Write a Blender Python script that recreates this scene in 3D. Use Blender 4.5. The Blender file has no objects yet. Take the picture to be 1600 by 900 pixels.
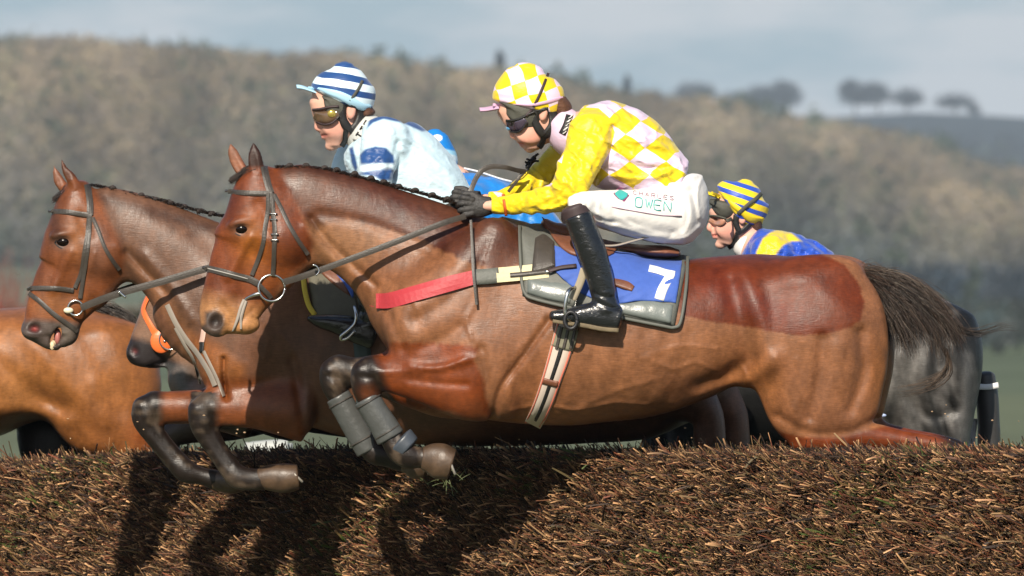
import bpy, math, random
import numpy as np
from mathutils import Vector
random.seed(7); RNG = np.random.default_rng(7)
R = math.radians
scene = bpy.context.scene
COL = scene.collection

# ------------------------------------------------------------------ camera
D, S, CZ = 40.0, 450.0, 1.945          # distance to the subject plane, photo px per metre there, eye height
cam = bpy.data.cameras.new('camera'); cam_o = bpy.data.objects.new('camera', cam); COL.objects.link(cam_o)
cam_o.location = (0, -D, CZ); cam_o.rotation_euler = (R(90), 0, 0)
cam.sensor_width = 36; cam.lens = 36 * D / (1600 / S)
cam.clip_start = 1; cam.clip_end = 60000
cam.dof.use_dof = True; cam.dof.focus_distance = D - .15; cam.dof.aperture_fstop = 10.0
scene.camera = cam_o

# ------------------------------------------------------------------ world, sun, exposure
SUNV = Vector((0.22, 1.0, -0.66)).normalized()      # direction the light travels
EL = math.asin(-SUNV.z); AZ = math.atan2(-SUNV.x, -SUNV.y)   # heading of the sun, from +Y towards +X
world = bpy.data.worlds.new('World'); scene.world = world; world.use_nodes = True
nt = world.node_tree; nt.nodes.clear()
def N(nt, t, **kw):
    n = nt.nodes.new(t)
    for k, v in kw.items():
        if k == 'ins':
            for a, b in v.items():
                if isinstance(b, bpy.types.NodeSocket): nt.links.new(b, n.inputs[a])
                else: n.inputs[a].default_value = b
        else: setattr(n, k, v)
    return n
def M_(nt, op, a, b=None, c=None):
    n = nt.nodes.new('ShaderNodeMath'); n.operation = op
    for i, v in enumerate((a, b, c)):
        if v is None: continue
        if isinstance(v, bpy.types.NodeSocket): nt.links.new(v, n.inputs[i])
        else: n.inputs[i].default_value = v
    return n.outputs[0]
sky = N(nt, 'ShaderNodeTexSky', sky_type='NISHITA', sun_disc=False, sun_elevation=EL, sun_rotation=AZ, altitude=100)
sky.air_density = 1.0; sky.dust_density = 1.2; sky.ozone_density = 1.6
tc = N(nt, 'ShaderNodeTexCoord')
mp = N(nt, 'ShaderNodeMapping', ins={'Vector': tc.outputs['Generated'], 'Scale': (30, 30, 130), 'Location': (1.1, 0.0, 3.3)})
n1 = N(nt, 'ShaderNodeTexNoise', ins={'Vector': mp.outputs[0], 'Scale': 1.0, 'Detail': 5.0, 'Roughness': .55})
cr_ = N(nt, 'ShaderNodeMapRange', ins={'Value': n1.outputs['Fac'], 'From Min': .44, 'From Max': .60, 'To Min': 0.0, 'To Max': 1.0})
sepz = N(nt, 'ShaderNodeSeparateXYZ', ins={0: tc.outputs['Generated']})
low = N(nt, 'ShaderNodeMapRange', ins={'Value': sepz.outputs[2], 'From Min': .04, 'From Max': .40, 'To Min': 1.0, 'To Max': 0.0})
hs = N(nt, 'ShaderNodeMixRGB', ins={'Fac': M_(nt, 'MULTIPLY', low.outputs[0], .66), 'Color1': sky.outputs[0], 'Color2': (2.5, 4.4, 5.9, 1)})
mx = N(nt, 'ShaderNodeMixRGB', ins={'Fac': M_(nt, 'MULTIPLY', M_(nt, 'MULTIPLY', cr_.outputs[0], .75), low.outputs[0]), 'Color1': hs.outputs[0], 'Color2': (7.6, 7.5, 7.6, 1)})
bg = N(nt, 'ShaderNodeBackground', ins={'Color': mx.outputs[0], 'Strength': .085})
out = N(nt, 'ShaderNodeOutputWorld', ins={'Surface': bg.outputs[0]})

HAZE = 9.5e-5
sun = bpy.data.lights.new('sun', 'SUN'); sun.energy = 5.0; sun.angle = R(.5); sun.color = (1.0, .90, .76)
sun_o = bpy.data.objects.new('sun', sun); COL.objects.link(sun_o); sun_o.location = (-5, -30, 20)
sun_o.rotation_euler = SUNV.to_track_quat('-Z', 'Y').to_euler()

scene.view_settings.view_transform = 'Standard'; scene.view_settings.look = 'None'
scene.view_settings.gamma = 1; scene.view_settings.use_curve_mapping = False
scene.view_settings.exposure = 0.30
scene.render.engine = 'CYCLES'
scene.cycles.use_denoising = True
scene.cycles.max_bounces = 5; scene.cycles.diffuse_bounces = 2; scene.cycles.glossy_bounces = 2
scene.cycles.volume_bounces = 0; scene.cycles.transmission_bounces = 3; scene.cycles.transparent_max_bounces = 6
scene.cycles.caustics_reflective = False; scene.cycles.caustics_refractive = False

# ------------------------------------------------------------------ materials
def s2l(r, g, b):
    f = lambda c: (c/255/12.92) if c/255 <= .04045 else ((c/255+.055)/1.055)**2.4
    return (f(r), f(g), f(b))
MATS = {}
def mat(name, color=(.5, .5, .5), rough=.6, metal=0., spec=.5, attr=None, nscale=0, namt=0., bscale=0, bstr=0., stretch=(1, 1, 1), sheen=0., coat=0., bscale2=0, bstr2=0., rot=(0,0,0), emis=None):
    m = bpy.data.materials.new(name); m.use_nodes = True; MATS[name] = m
    nt = m.node_tree; b = nt.nodes['Principled BSDF']
    b.inputs['Roughness'].default_value = rough; b.inputs['Metallic'].default_value = metal
    b.inputs['Specular IOR Level'].default_value = spec
    b.inputs['Sheen Weight'].default_value = sheen; b.inputs['Coat Weight'].default_value = coat
    b.inputs['Coat Roughness'].default_value = .25
    tc = N(nt, 'ShaderNodeTexCoord'); mpn = N(nt, 'ShaderNodeMapping', ins={'Vector': tc.outputs['Object'], 'Scale': stretch, 'Rotation': rot})
    if attr: a = N(nt, 'ShaderNodeAttribute', attribute_name=attr); csock = a.outputs['Color']
    else:
        rgb = N(nt, 'ShaderNodeRGB'); rgb.outputs[0].default_value = (*color, 1); csock = rgb.outputs[0]
    if namt:
        n = N(nt, 'ShaderNodeTexNoise', ins={'Vector': mpn.outputs[0], 'Scale': nscale, 'Detail': 6.0, 'Roughness': .62})
        v = N(nt, 'ShaderNodeMapRange', ins={'Value': n.outputs['Fac'], 'From Min': .25, 'From Max': .75, 'To Min': 1-namt, 'To Max': 1+namt})
        mm = N(nt, 'ShaderNodeVectorMath', operation='SCALE'); nt.links.new(csock, mm.inputs[0]); nt.links.new(v.outputs[0], mm.inputs['Scale'])
        csock = mm.outputs[0]
    nt.links.new(csock, b.inputs['Base Color'])
    nrm = None
    for sc_, st_ in ((bscale, bstr), (bscale2, bstr2)):
        if st_:
            n = N(nt, 'ShaderNodeTexNoise', ins={'Vector': mpn.outputs[0], 'Scale': sc_, 'Detail': 4.0, 'Roughness': .6})
            bp = N(nt, 'ShaderNodeBump', ins={'Height': n.outputs['Fac'], 'Strength': st_, 'Distance': .01})
            if nrm is not None: nt.links.new(nrm, bp.inputs['Normal'])
            nrm = bp.outputs[0]
    if nrm is not None: nt.links.new(nrm, b.inputs['Normal'])
    return m
def lin_pattern(m, kind, k1, k2=None, cols=()):
    """k1/k2: (ax, az, c) linear functions of object x,z. checker: two; stripes: one."""
    nt = m.node_tree; b = nt.nodes['Principled BSDF']
    tc = N(nt, 'ShaderNodeTexCoord'); sp = N(nt, 'ShaderNodeSeparateXYZ', ins={0: tc.outputs['Object']})
    def lin(k): return M_(nt, 'ADD', M_(nt, 'MULTIPLY', sp.outputs[0], k[0]), M_(nt, 'MULTIPLY_ADD', sp.outputs[2], k[1], k[2]))
    def wob(v):
        n = N(nt, 'ShaderNodeTexNoise', ins={'Vector': tc.outputs['Object'], 'Scale': 9.0, 'Detail': 2.0})
        return M_(nt, 'ADD', v, M_(nt, 'MULTIPLY', M_(nt, 'SUBTRACT', n.outputs['Fac'], .5), .45 if kind == 'checker' else .25))
    if kind == 'checker':
        s = M_(nt, 'ADD', M_(nt, 'FLOOR', wob(lin(k1))), M_(nt, 'FLOOR', wob(lin(k2))))
        f = M_(nt, 'ROUND', M_(nt, 'ABSOLUTE', M_(nt, 'MULTIPLY', M_(nt, 'SUBTRACT', M_(nt, 'FRACT', M_(nt, 'MULTIPLY', s, .5)), 0), 2)))
    else:
        f = M_(nt, 'GREATER_THAN', M_(nt, 'FRACT', wob(lin(k1))), k1[3])
    mixn = N(nt, 'ShaderNodeMixRGB', ins={'Fac': f, 'Color1': (*cols[0], 1), 'Color2': (*cols[1], 1)})
    nt.links.new(mixn.outputs[0], b.inputs['Base Color'])
    return m

# ------------------------------------------------------------------ objects
def tag(o, label=None, cat=None, group=None, kind=None):
    for k, v in (('label', label), ('category', cat), ('group', group), ('kind', kind)):
        if v: o[k] = v
    return o
def empty(name, loc):
    o = bpy.data.objects.new(name, None); COL.objects.link(o); o.location = loc; o.empty_display_size = .1; return o
def mesh(name, V, F, m=None, parent=None, color=None, smooth=True):
    if isinstance(m, str) and m in ('leather', 'pale_leather', 'red_web', 'cream', 'orange', 'pale_stitch'): smooth = False
    """V world coordinates, F an (n,3|4) array or list of faces"""
    V = np.asarray(V, dtype=np.float64).reshape(-1, 3)
    off = np.zeros(3)
    p = parent
    while p is not None: off += np.array(p.location); p = p.parent
    me = bpy.data.meshes.new(name)
    if isinstance(F, np.ndarray) and F.ndim == 2:
        nf, k = F.shape
        me.vertices.add(len(V)); me.vertices.foreach_set('co', (V-off).astype(np.float32).ravel())
        me.loops.add(nf*k); me.loops.foreach_set('vertex_index', F.astype(np.int32).ravel())
        me.polygons.add(nf); me.polygons.foreach_set('loop_start', np.arange(0, nf*k, k, dtype=np.int32))
        me.polygons.foreach_set('loop_total', np.full(nf, k, dtype=np.int32))
    else: me.from_pydata((V-off).tolist(), [], [list(map(int, f)) for f in F])
    me.polygons.foreach_set('use_smooth', np.full(len(me.polygons), smooth))
    if color is not None:
        a = me.color_attributes.new('col', 'FLOAT_COLOR', 'POINT')
        c = np.ones((len(V), 4), np.float32); c[:, :3] = color; a.data.foreach_set('color', c.ravel())
    me.update(); me.validate()
    if m: me.materials.append(m if not isinstance(m, str) else MATS[m])
    o = bpy.data.objects.new(name, me); COL.objects.link(o)
    if parent: o.parent = parent
    return o
def merge(parts):
    Vs, Fs, n = [], [], 0
    for V, F in parts:
        V = np.asarray(V, float).reshape(-1, 3); Vs.append(V)
        Fs += [tuple(int(i)+n for i in f) for f in F]; n += len(V)
    return np.vstack(Vs), Fs

def catmull(P, n):
    P = np.asarray(P, float)
    if len(P) < 3 or n < 2:
        t = np.linspace(0, len(P)-1, (len(P)-1)*max(n, 1)+1); return np.stack([np.interp(t, range(len(P)), P[:, j]) for j in range(P.shape[1])], 1)
    Q = np.vstack([2*P[0]-P[1], P, 2*P[-1]-P[-2]]); out_ = []
    for i in range(1, len(Q)-2):
        for t in np.arange(n)/n:
            a, b, c, d = Q[i-1], Q[i], Q[i+1], Q[i+2]
            out_.append(.5*((2*b)+(c-a)*t+(2*a-5*b+4*c-d)*t*t+(3*b-3*c+d-a)*t**3))
    out_.append(P[-1]); return np.array(out_)

# ------------------------------------------------------------------ solid modelling on a grid (smooth union of swept shapes)
class Frame:
    """a vertical plane at depth Y: turns traced photo pixels into metres there"""
    def __init__(s, Y): s.Y = Y; s.k = (D+Y)/D/S
    def x(s, px): return (np.asarray(px, float)-800)*s.k
    def z(s, py): return CZ-(np.asarray(py, float)-450)*s.k
    def px(s, x): return np.asarray(x)/s.k+800
    def py(s, z): return 450-(np.asarray(z)-CZ)/s.k
def axis(lo, hi, step, dense=None):
    if dense is None: return np.arange(lo, hi+step, step)
    a, b, st = dense; a = max(a, lo); b = min(b, hi)
    L = np.arange(a, lo-step, -step)[::-1][:-1] if a > lo else np.array([])
    Mi = np.arange(a, b, st); H = np.arange(b, hi+step, step)
    return np.concatenate([L, Mi, H])
class Vol:
    def __init__(s, fr, x0, x1, yt, yb, hw, st, dx=None, dz=None, dy=None):
        s.fr = fr
        X0, X1, Z0, Z1 = fr.x(x0), fr.x(x1), fr.z(yb), fr.z(yt)
        s.X = axis(X0, X1, st, dx and (fr.x(dx[0]), fr.x(dx[1]), dx[2]))
        s.Z = axis(Z0, Z1, st, dz and (fr.z(dz[1]), fr.z(dz[0]), dz[2]))
        s.Y = axis(-hw, hw, st*1.15, dy and (-dy[0], dy[0], dy[1]))
        s.F = np.full((len(s.X), len(s.Y), len(s.Z)), .5, np.float32)
    def _sub(s, lo, hi, m):
        r = []
        for A, a, b in zip((s.X, s.Y, s.Z), lo, hi):
            i = max(0, int(np.searchsorted(A, a-m))); j = min(len(A), int(np.searchsorted(A, b+m))+1); r.append(slice(i, max(j, i)))
        return tuple(r)
    def _mix(s, sub, f, k, neg=False):
        G = s.F[sub]
        if k > 0:
            if neg: f = -f; h = np.clip(.5-.5*(G-f)/k, 0, 1); s.F[sub] = G*(1-h)+f*h+k*h*(1-h)
            else: h = np.clip(.5+.5*(G-f)/k, 0, 1); s.F[sub] = G*(1-h)+f*h-k*h*(1-h)
        else: s.F[sub] = np.minimum(G, f)
    def sweep(s, rows, k=.03, p=2., cap=(1., 1.), n=6, mirror=False, sub=False):
        """rows: (x1,y1,x2,y2,b[,yc]) two outline points, or (cx,cy,r,b[,yc]) px; b, yc metres"""
        fr = s.fr; L = []
        for r in rows:
            if len(r) >= 5 and abs(r[4]) < 2 and abs(r[3]) > 5:
                x1, y1, x2, y2, b = r[:5]; yc = r[5] if len(r) > 5 else 0.
                a = .5*math.hypot(x1-x2, y1-y2)*fr.k; L.append((fr.x((x1+x2)/2), fr.z((y1+y2)/2), a, b, yc))
            else:
                cx, cy, rr, b = r[:4]; yc = r[4] if len(r) > 4 else 0.
                a = rr*fr.k; L.append((fr.x(cx), fr.z(cy), a, a if b is None else b, yc))
        L = np.array([[float(v) for v in r] for r in L])
        if mirror: L[:, 4] *= -1
        T = catmull(L, n); T[:, 2:4] = np.maximum(T[:, 2:4], .0015)
        mr = T[:, 2].max(); lo = (T[:, 0].min()-mr, (T[:, 4]-T[:, 3]).min(), T[:, 1].min()-mr); hi = (T[:, 0].max()+mr, (T[:, 4]+T[:, 3]).max(), T[:, 1].max()+mr)
        sb = s._sub(lo, hi, k+.02)
        X = s.X[sb[0]][:, None]; Z = s.Z[sb[2]][None, :]
        if X.size == 0 or Z.size == 0: return
        best = np.full((X.shape[0], Z.shape[1]), 1e9); par = np.zeros((3,)+best.shape); 
        nseg = len(T)-1
        for i in range(nseg):
            ax, az = T[i, 0], T[i, 1]; dx, dz = T[i+1, 0]-ax, T[i+1, 1]-az; l2 = dx*dx+dz*dz+1e-12
            t = ((X-ax)*dx+(Z-az)*dz)/l2; tc_ = np.clip(t, 0, 1)
            ex = X-ax-tc_*dx; ez = Z-az-tc_*dz; d2 = ex*ex+ez*ez
            if i == 0 or i == nseg-1:
                l = math.sqrt(l2); al = (t-tc_)*l; cp = cap[0] if i == 0 else cap[1]
                if (i == 0): al = np.where(t < 0, al, 0)
                if (i == nseg-1): al = np.where(t > 1, al, al if i == 0 else 0)
                ds = d2-al*al+(al/cp)**2
                if i == 0 and nseg > 1: ds = np.where(t > 1, d2, ds)
                if i == nseg-1 and nseg > 1: ds = np.where(t < 0, d2, ds)
            else: ds = d2
            w = d2 < best
            best = np.where(w, d2, best)
            if i == 0: dist = ds.copy()
            else: dist = np.where(w, ds, dist)
            for j in range(3): par[j] = np.where(w, T[i, 2+j]*(1-tc_)+T[i+1, 2+j]*tc_, par[j])
        d = np.sqrt(np.maximum(dist, 0))[:, None, :]; a, b, yc = (par[j][:, None, :] for j in range(3))
        Y = s.Y[sb[1]][None, :, None]
        if p == 2: q = np.sqrt((d/a)**2+((Y-yc)/b)**2)
        else: q = ((d/a)**p+(np.abs(Y-yc)/b)**p)**(1/p)
        f = ((q-1)*np.minimum(a, b)).astype(np.float32)
        s._mix(sb, f, k, neg=sub)
    def ell(s, cx, cy, rx, rz, ry, yc=0., rot=0., k=.03, sub=False):
        fr = s.fr; c = (fr.x(cx), yc, fr.z(cy)); rx *= fr.k; rz *= fr.k; m = max(rx, rz)
        sb = s._sub((c[0]-m, yc-ry, c[2]-m), (c[0]+m, yc+ry, c[2]+m), k+.02)
        X = s.X[sb[0]][:, None, None]-c[0]; Y = s.Y[sb[1]][None, :, None]-yc; Z = s.Z[sb[2]][None, None, :]-c[2]
        cr, sr = math.cos(R(rot)), math.sin(R(rot)); u = X*cr+Z*sr; v = -X*sr+Z*cr
        f = (np.sqrt((u/rx)**2+(v/rz)**2+(Y/ry)**2)-1)*min(rx, rz, ry)
        s._mix(sb, f.astype(np.float32), k, neg=sub)
    def caps(s, pts, k=.005, n=4, sub=False):
        """pts: (px,py,y,r metres) – a chain of round cones in 3D"""
        fr = s.fr; T = catmull([(float(fr.x(a)), c, float(fr.z(b)), r) for a, b, c, r in pts], n); m = T[:, 3].max()
        sb = s._sub(T[:, :3].min(0)-m, T[:, :3].max(0)+m, k+.01)
        P = np.stack(np.meshgrid(s.X[sb[0]], s.Y[sb[1]], s.Z[sb[2]], indexing='ij'), -1)
        if P.size == 0: return
        f = np.full(P.shape[:3], 1e9)
        for i in range(len(T)-1):
            a = T[i, :3]; d = T[i+1, :3]-a; t = np.clip(((P-a)@d)/(d@d+1e-12), 0, 1)
            f = np.minimum(f, np.linalg.norm(P-a-t[..., None]*d, axis=-1)-(T[i, 3]*(1-t)+T[i+1, 3]*t))
        s._mix(sb, f.astype(np.float32), k, neg=sub)
    def field2(s, path, r):
        fr = s.fr; T = catmull([(float(fr.x(a)), float(fr.z(b))) for a, b in path], 5)
        X = s.X[:, None]; Z = s.Z[None, :]; best = np.full((len(s.X), len(s.Z)), 1e9)
        for i in range(len(T)-1):
            a = T[i]; d = T[i+1]-a; t = np.clip(((X-a[0])*d[0]+(Z-a[1])*d[1])/(d@d+1e-12), 0, 1)
            best = np.minimum(best, (X-a[0]-t*d[0])**2+(Z-a[1]-t*d[1])**2)
        return np.exp(-best/(r*fr.k)**2)
    def relief(s, path, r, amp, ymin=.02, side=0, yc=0.):
        """amp>0 raises a soft ridge of radius r px along the path on the flanks, <0 carves a groove"""
        g = s.field2(path, r); Y = s.Y-yc
        w = np.clip((np.abs(Y)-ymin*.3)/(ymin+1e-6), 0, 1)
        if side: w = w*(Y*side > 0)
        i = np.where(g.max(1) > .02)[0]; j = np.where(g.max(0) > .02)[0]
        if len(i) == 0 or len(j) == 0: return
        sl = (slice(i[0], i[-1]+1), slice(None), slice(j[0], j[-1]+1))
        s.F[sl] -= (amp*g[sl[0], sl[2]][:, None, :]*w[None, :, None]).astype(np.float32)
    def wavy(s, dirx, dirz, wl, amp, path=None, r=30, phase=0.):
        X = s.X[:, None, None]; Z = s.Z[None, None, :]; Y = s.Y[None, :, None]; l = math.hypot(dirx, dirz)
        u = (X*dirx+Z*dirz)/l; v = (-X*dirz+Z*dirx)/l
        wv = np.sin((u+.012*np.sin(v*31+Y*17+phase)+.006*np.sin(v*77+phase*2))*2*math.pi/wl+phase)+.5*np.sin((u+.01*np.sin(v*41+Y*9))*2*math.pi/(wl*.6)+2*phase)
        g = s.field2(path, r)[:, None, :] if path else 1.
        s.F -= (amp*wv*g).astype(np.float32)
    def surf(s, px, py, inner=0.):
        """near-side surface depth (local y) under photo points"""
        x = np.clip(s.fr.x(px), s.X[0], s.X[-1]-1e-6); z = np.clip(s.fr.z(py), s.Z[0], s.Z[-1]-1e-6)
        x = np.atleast_1d(x); z = np.atleast_1d(z)
        i = np.clip(np.searchsorted(s.X, x)-1, 0, len(s.X)-2); j = np.clip(np.searchsorted(s.Z, z)-1, 0, len(s.Z)-2)
        u = ((x-s.X[i])/(s.X[i+1]-s.X[i]))[:, None]; v = ((z-s.Z[j])/(s.Z[j+1]-s.Z[j]))[:, None]
        C = s.F[i, :, j]*(1-u)*(1-v)+s.F[i+1, :, j]*u*(1-v)+s.F[i, :, j+1]*(1-u)*v+s.F[i+1, :, j+1]*u*v
        hit = C < inner; k = hit.argmax(1); any_ = hit.any(1); km = C.argmin(1)
        k0 = np.maximum(k-1, 0); idx = np.arange(len(x)); c0, c1 = C[idx, k0], C[idx, k]
        t = np.where(k > 0, (c0-inner)/(c0-c1+1e-9), 0); y = s.Y[k0]+(s.Y[k]-s.Y[k0])*np.clip(t, 0, 1)
        return np.where(any_, y, s.Y[km])
    def nets(s):
        F = s.F; F[0] = .1; F[-1] = .1; F[:, 0] = .1; F[:, -1] = .1; F[:, :, 0] = .1; F[:, :, -1] = .1
        I = F < 0; nx, ny, nz = F.shape
        c = np.zeros((nx-1, ny-1, nz-1), np.int8)
        for dx in (0, 1):
            for dy in (0, 1):
                for dz in (0, 1): c += I[dx:nx-1+dx, dy:ny-1+dy, dz:nz-1+dz]
        act = (c > 0) & (c < 8); ai = np.argwhere(act); idx = np.full(act.shape, -1, np.int64); idx[act] = np.arange(len(ai))
        i, j, k = ai.T; acc = np.zeros((len(ai), 3)); cnt = np.zeros(len(ai))
        A = (s.X, s.Y, s.Z)
        for a in range(3):
            o1, o2 = [b for b in range(3) if b != a]
            for u in (0, 1):
                for v in (0, 1):
                    d = [0, 0, 0]; d[o1] = u; d[o2] = v; e = list(d); e[a] = 1
                    f0 = F[i+d[0], j+d[1], k+d[2]]; f1 = F[i+e[0], j+e[1], k+e[2]]; w = (f0 < 0) != (f1 < 0)
                    t = np.where(w, f0/(f0-f1+1e-12), 0)
                    P = np.zeros((len(ai), 3)); q = (i, j, k)
                    for b in range(3):
                        p0 = A[b][q[b]+d[b]]; P[:, b] = p0+(t*(A[b][q[b]+1]-A[b][q[b]]) if b == a else 0)
                    acc += P*w[:, None]; cnt += w
        V = acc/np.maximum(cnt, 1)[:, None]
        Q = []
        def quads(W, sgn, a):
            p = np.argwhere(W); 
            if not len(p): return
            o1, o2 = [(1, 2), (2, 0), (0, 1)][a]; e1 = np.zeros(3, int); e1[o1] = 1; e2 = np.zeros(3, int); e2[o2] = 1
            g = lambda q: idx[q[:, 0], q[:, 1], q[:, 2]]
            f = np.stack([g(p-e1-e2), g(p-e2), g(p), g(p-e1)], 1)
            sg = sgn[W]; f[~sg] = f[~sg][:, ::-1]; Q.append(f[(f >= 0).all(1)])
        for a in range(3):
            sl0 = [slice(1, -1)]*3; sl1 = [slice(1, -1)]*3; sl0[a] = slice(0, -1); sl1[a] = slice(1, None)
            A0, A1 = I[tuple(sl0)], I[tuple(sl1)]; W = np.zeros((nx-1, ny-1, nz-1), bool); G = np.zeros_like(W)
            tgt = [slice(1, nx-1), slice(1, ny-1), slice(1, nz-1)]; tgt[a] = slice(0, (nx, ny, nz)[a]-1)
            W[tuple(tgt)] = A0 != A1; G[tuple(tgt)] = A0; quads(W, G, a)
        Fq = np.vstack(Q)
        V[:, 1] += s.fr.Y
        return V, Fq
def relax(V, Fq, it=1, lam=.5):
    E = np.vstack([Fq[:, [0, 1]], Fq[:, [1, 2]], Fq[:, [2, 3]], Fq[:, [3, 0]]])
    for _ in range(it):
        a = np.zeros_like(V); n = np.zeros(len(V))
        for c in range(3): a[:, c] = np.bincount(E[:, 0], V[E[:, 1], c], len(V))+np.bincount(E[:, 1], V[E[:, 0], c], len(V))
        n = np.bincount(E[:, 0], minlength=len(V))+np.bincount(E[:, 1], minlength=len(V))
        V = V*(1-lam)+lam*a/np.maximum(n, 1)[:, None]
    return V
def solid(name, vol, m, parent, colf=None, smooth_it=1):
    V, Fq = vol.nets(); V = relax(V, Fq, smooth_it)
    col = None
    if colf is not None: col = colf(vol.fr.px(V[:, 0]), vol.fr.py(V[:, 2]), V[:, 1]-vol.fr.Y)
    return mesh(name, V, Fq, m, parent, col)

def inpoly(px, py, poly, soft=3.):
    """1 inside, 0 outside, soft edge in px"""
    P = np.array(poly, float); ins = np.zeros(len(px), bool); dm = np.full(len(px), 1e9)
    for i in range(len(P)):
        x1, y1 = P[i]; x2, y2 = P[(i+1) % len(P)]
        c = ((y1 > py) != (y2 > py)) & (px < (x2-x1)*(py-y1)/((y2-y1) or 1e-9)+x1); ins ^= c
        dx, dy = x2-x1, y2-y1; t = np.clip(((px-x1)*dx+(py-y1)*dy)/(dx*dx+dy*dy+1e-9), 0, 1)
        dm = np.minimum(dm, np.hypot(px-x1-t*dx, py-y1-t*dy))
    sd = np.where(ins, dm, -dm); return np.clip(sd/(2*soft)+.5, 0, 1)
def gauss(px, py, cx, cy, rx, ry): return np.exp(-((px-cx)/rx)**2-((py-cy)/ry)**2)
def mixc(C, c, w): return C*(1-w[:, None])+np.array(c)*w[:, None]
def vnoise(px, py, y, sc, seed=0):
    rs = np.random.default_rng(seed); v = np.zeros(len(px)); 
    for i in range(7):
        a, b, c, d = rs.normal(size=4); f = (1+i*.45)/sc; v += np.sin((px*a+py*b+y*450*c)*f+d*9)/(1+i*.4)
    return v/2.6

# ------------------------------------------------------------------ thin things laid on or hung beside the solids
def ribbon(fr, path, width, thick=.004, vol=None, off=.003, ys=None, nsub=5, na=4, taper=None, ysm=3, round_=True):
    """strap: path px; width px; over vol's near surface, or at local depths ys (per path point)"""
    P = np.asarray(path, float); W = np.full(len(P), width, float) if np.isscalar(width) else np.asarray(width, float)
    cols = [P[:, 0], P[:, 1], W]
    if ys is not None: cols.append(np.full(len(P), ys, float) if np.isscalar(ys) else np.asarray(ys, float))
    T = catmull(np.stack(cols, 1), nsub); d = np.gradient(T[:, :2], axis=0); d /= np.linalg.norm(d, axis=1)[:, None]+1e-9
    nrm = np.stack([-d[:, 1], d[:, 0]], 1); n = len(T); A = np.linspace(-1, 1, na)
    xy = T[:, None, :2]+nrm[:, None, :]*A[None, :, None]*T[:, 2][:, None, None]*.5
    if ys is None:
        y = vol.surf(xy[..., 0].ravel(), xy[..., 1].ravel()).reshape(n, na)
        for _ in range(ysm):
            yp = np.pad(y, ((1, 1), (0, 0)), 'edge'); y = .5*y+.25*(yp[:-2]+yp[2:])
        y = y-off
    else: y = np.repeat(T[:, 3][:, None], na, 1)
    crown = (1-A**2)*(.35 if round_ else 0)
    yf = y-thick*(1+crown)[None, :]; yb = y+ (thick if ys is not None else off+.004)
    X = fr.x(xy[..., 0]); Z = fr.z(xy[..., 1])
    Vf = np.stack([X, yf+fr.Y, Z], -1).reshape(-1, 3); Vb = np.stack([X, yb+fr.Y, Z], -1).reshape(-1, 3)
    m = n*na; F = []
    for i in range(n-1):
        for j in range(na-1):
            a, b, c, e = i*na+j, i*na+j+1, (i+1)*na+j+1, (i+1)*na+j
            F += [(a, e, c, b), (m+a, m+b, m+c, m+e)]
        F += [(i*na, m+i*na, m+(i+1)*na, (i+1)*na), (i*na+na-1, (i+1)*na+na-1, m+(i+1)*na+na-1, m+i*na+na-1)]
    for j in range(na-1): F += [(j, j+1, m+j+1, m+j), ((n-1)*na+j, m+(n-1)*na+j, m+(n-1)*na+j+1, (n-1)*na+j+1)]
    return np.vstack([Vf, Vb]), F
def patch(fr, top, bot, vol=None, thick=.006, off=.004, ys=None, nu=26, nv=14, puff=0., sm=3, wr=0., wl=(1, 0), seed=1):
    """cloth or leather panel between a top and a bottom edge (px), laid on vol"""
    def rs(P, n):
        T = catmull(np.asarray(P, float), 8); s = np.r_[0, np.cumsum(np.hypot(*np.diff(T[:, :2], axis=0).T))]; t = np.linspace(0, s[-1], n)
        return np.stack([np.interp(t, s, T[:, 0]), np.interp(t, s, T[:, 1])], 1)
    A, B = rs(top, nu), rs(bot, nu); v = np.linspace(0, 1, nv)[None, :, None]
    XY = A[:, None]*(1-v)+B[:, None]*v
    if ys is None: y = vol.surf(XY[..., 0].ravel(), XY[..., 1].ravel()).reshape(nu, nv)
    else: y = np.full((nu, nv), float(ys))
    for _ in range(sm):
        yp = np.pad(y, 1, 'edge'); y = .4*y+.15*(yp[:-2, 1:-1]+yp[2:, 1:-1]+yp[1:-1, :-2]+yp[1:-1, 2:])
    u = np.linspace(0, 1, nu)[:, None]; w = np.linspace(0, 1, nv)[None]
    edge = np.minimum(1, np.minimum(np.minimum(u, 1-u)*nu/2.5, np.minimum(w, 1-w)*nv/2.5))
    y = y-off-puff*edge**.5
    if wr:
        rsd = np.random.default_rng(seed)
        for i in range(5):
            a = rsd.normal(size=3); y = y-wr/(1+i*.5)*np.sin((XY[..., 0]*(wl[0]+.4*a[0])+XY[..., 1]*(wl[1]+.4*a[1]))*.12*(1+i*.5)+a[2]*6)
    X = fr.x(XY[..., 0]); Z = fr.z(XY[..., 1]); yf = y-thick*edge**.5
    Vf = np.stack([X, yf+fr.Y, Z], -1).reshape(-1, 3); Vb = np.stack([X, y+.004+fr.Y, Z], -1).reshape(-1, 3); m = nu*nv; F = []
    for i in range(nu-1):
        for j in range(nv-1):
            a, b, c, e = i*nv+j, i*nv+j+1, (i+1)*nv+j+1, (i+1)*nv+j; F += [(a, b, c, e), (m+a, m+e, m+c, m+b)]
    for i in range(nu-1): F += [(i*nv, (i+1)*nv, m+(i+1)*nv, m+i*nv), (i*nv+nv-1, m+i*nv+nv-1, m+(i+1)*nv+nv-1, (i+1)*nv+nv-1)]
    for j in range(nv-1): F += [(j, m+j, m+j+1, j+1), ((nu-1)*nv+j, (nu-1)*nv+j+1, m+(nu-1)*nv+j+1, m+(nu-1)*nv+j)]
    return np.vstack([Vf, Vb]), F
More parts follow.
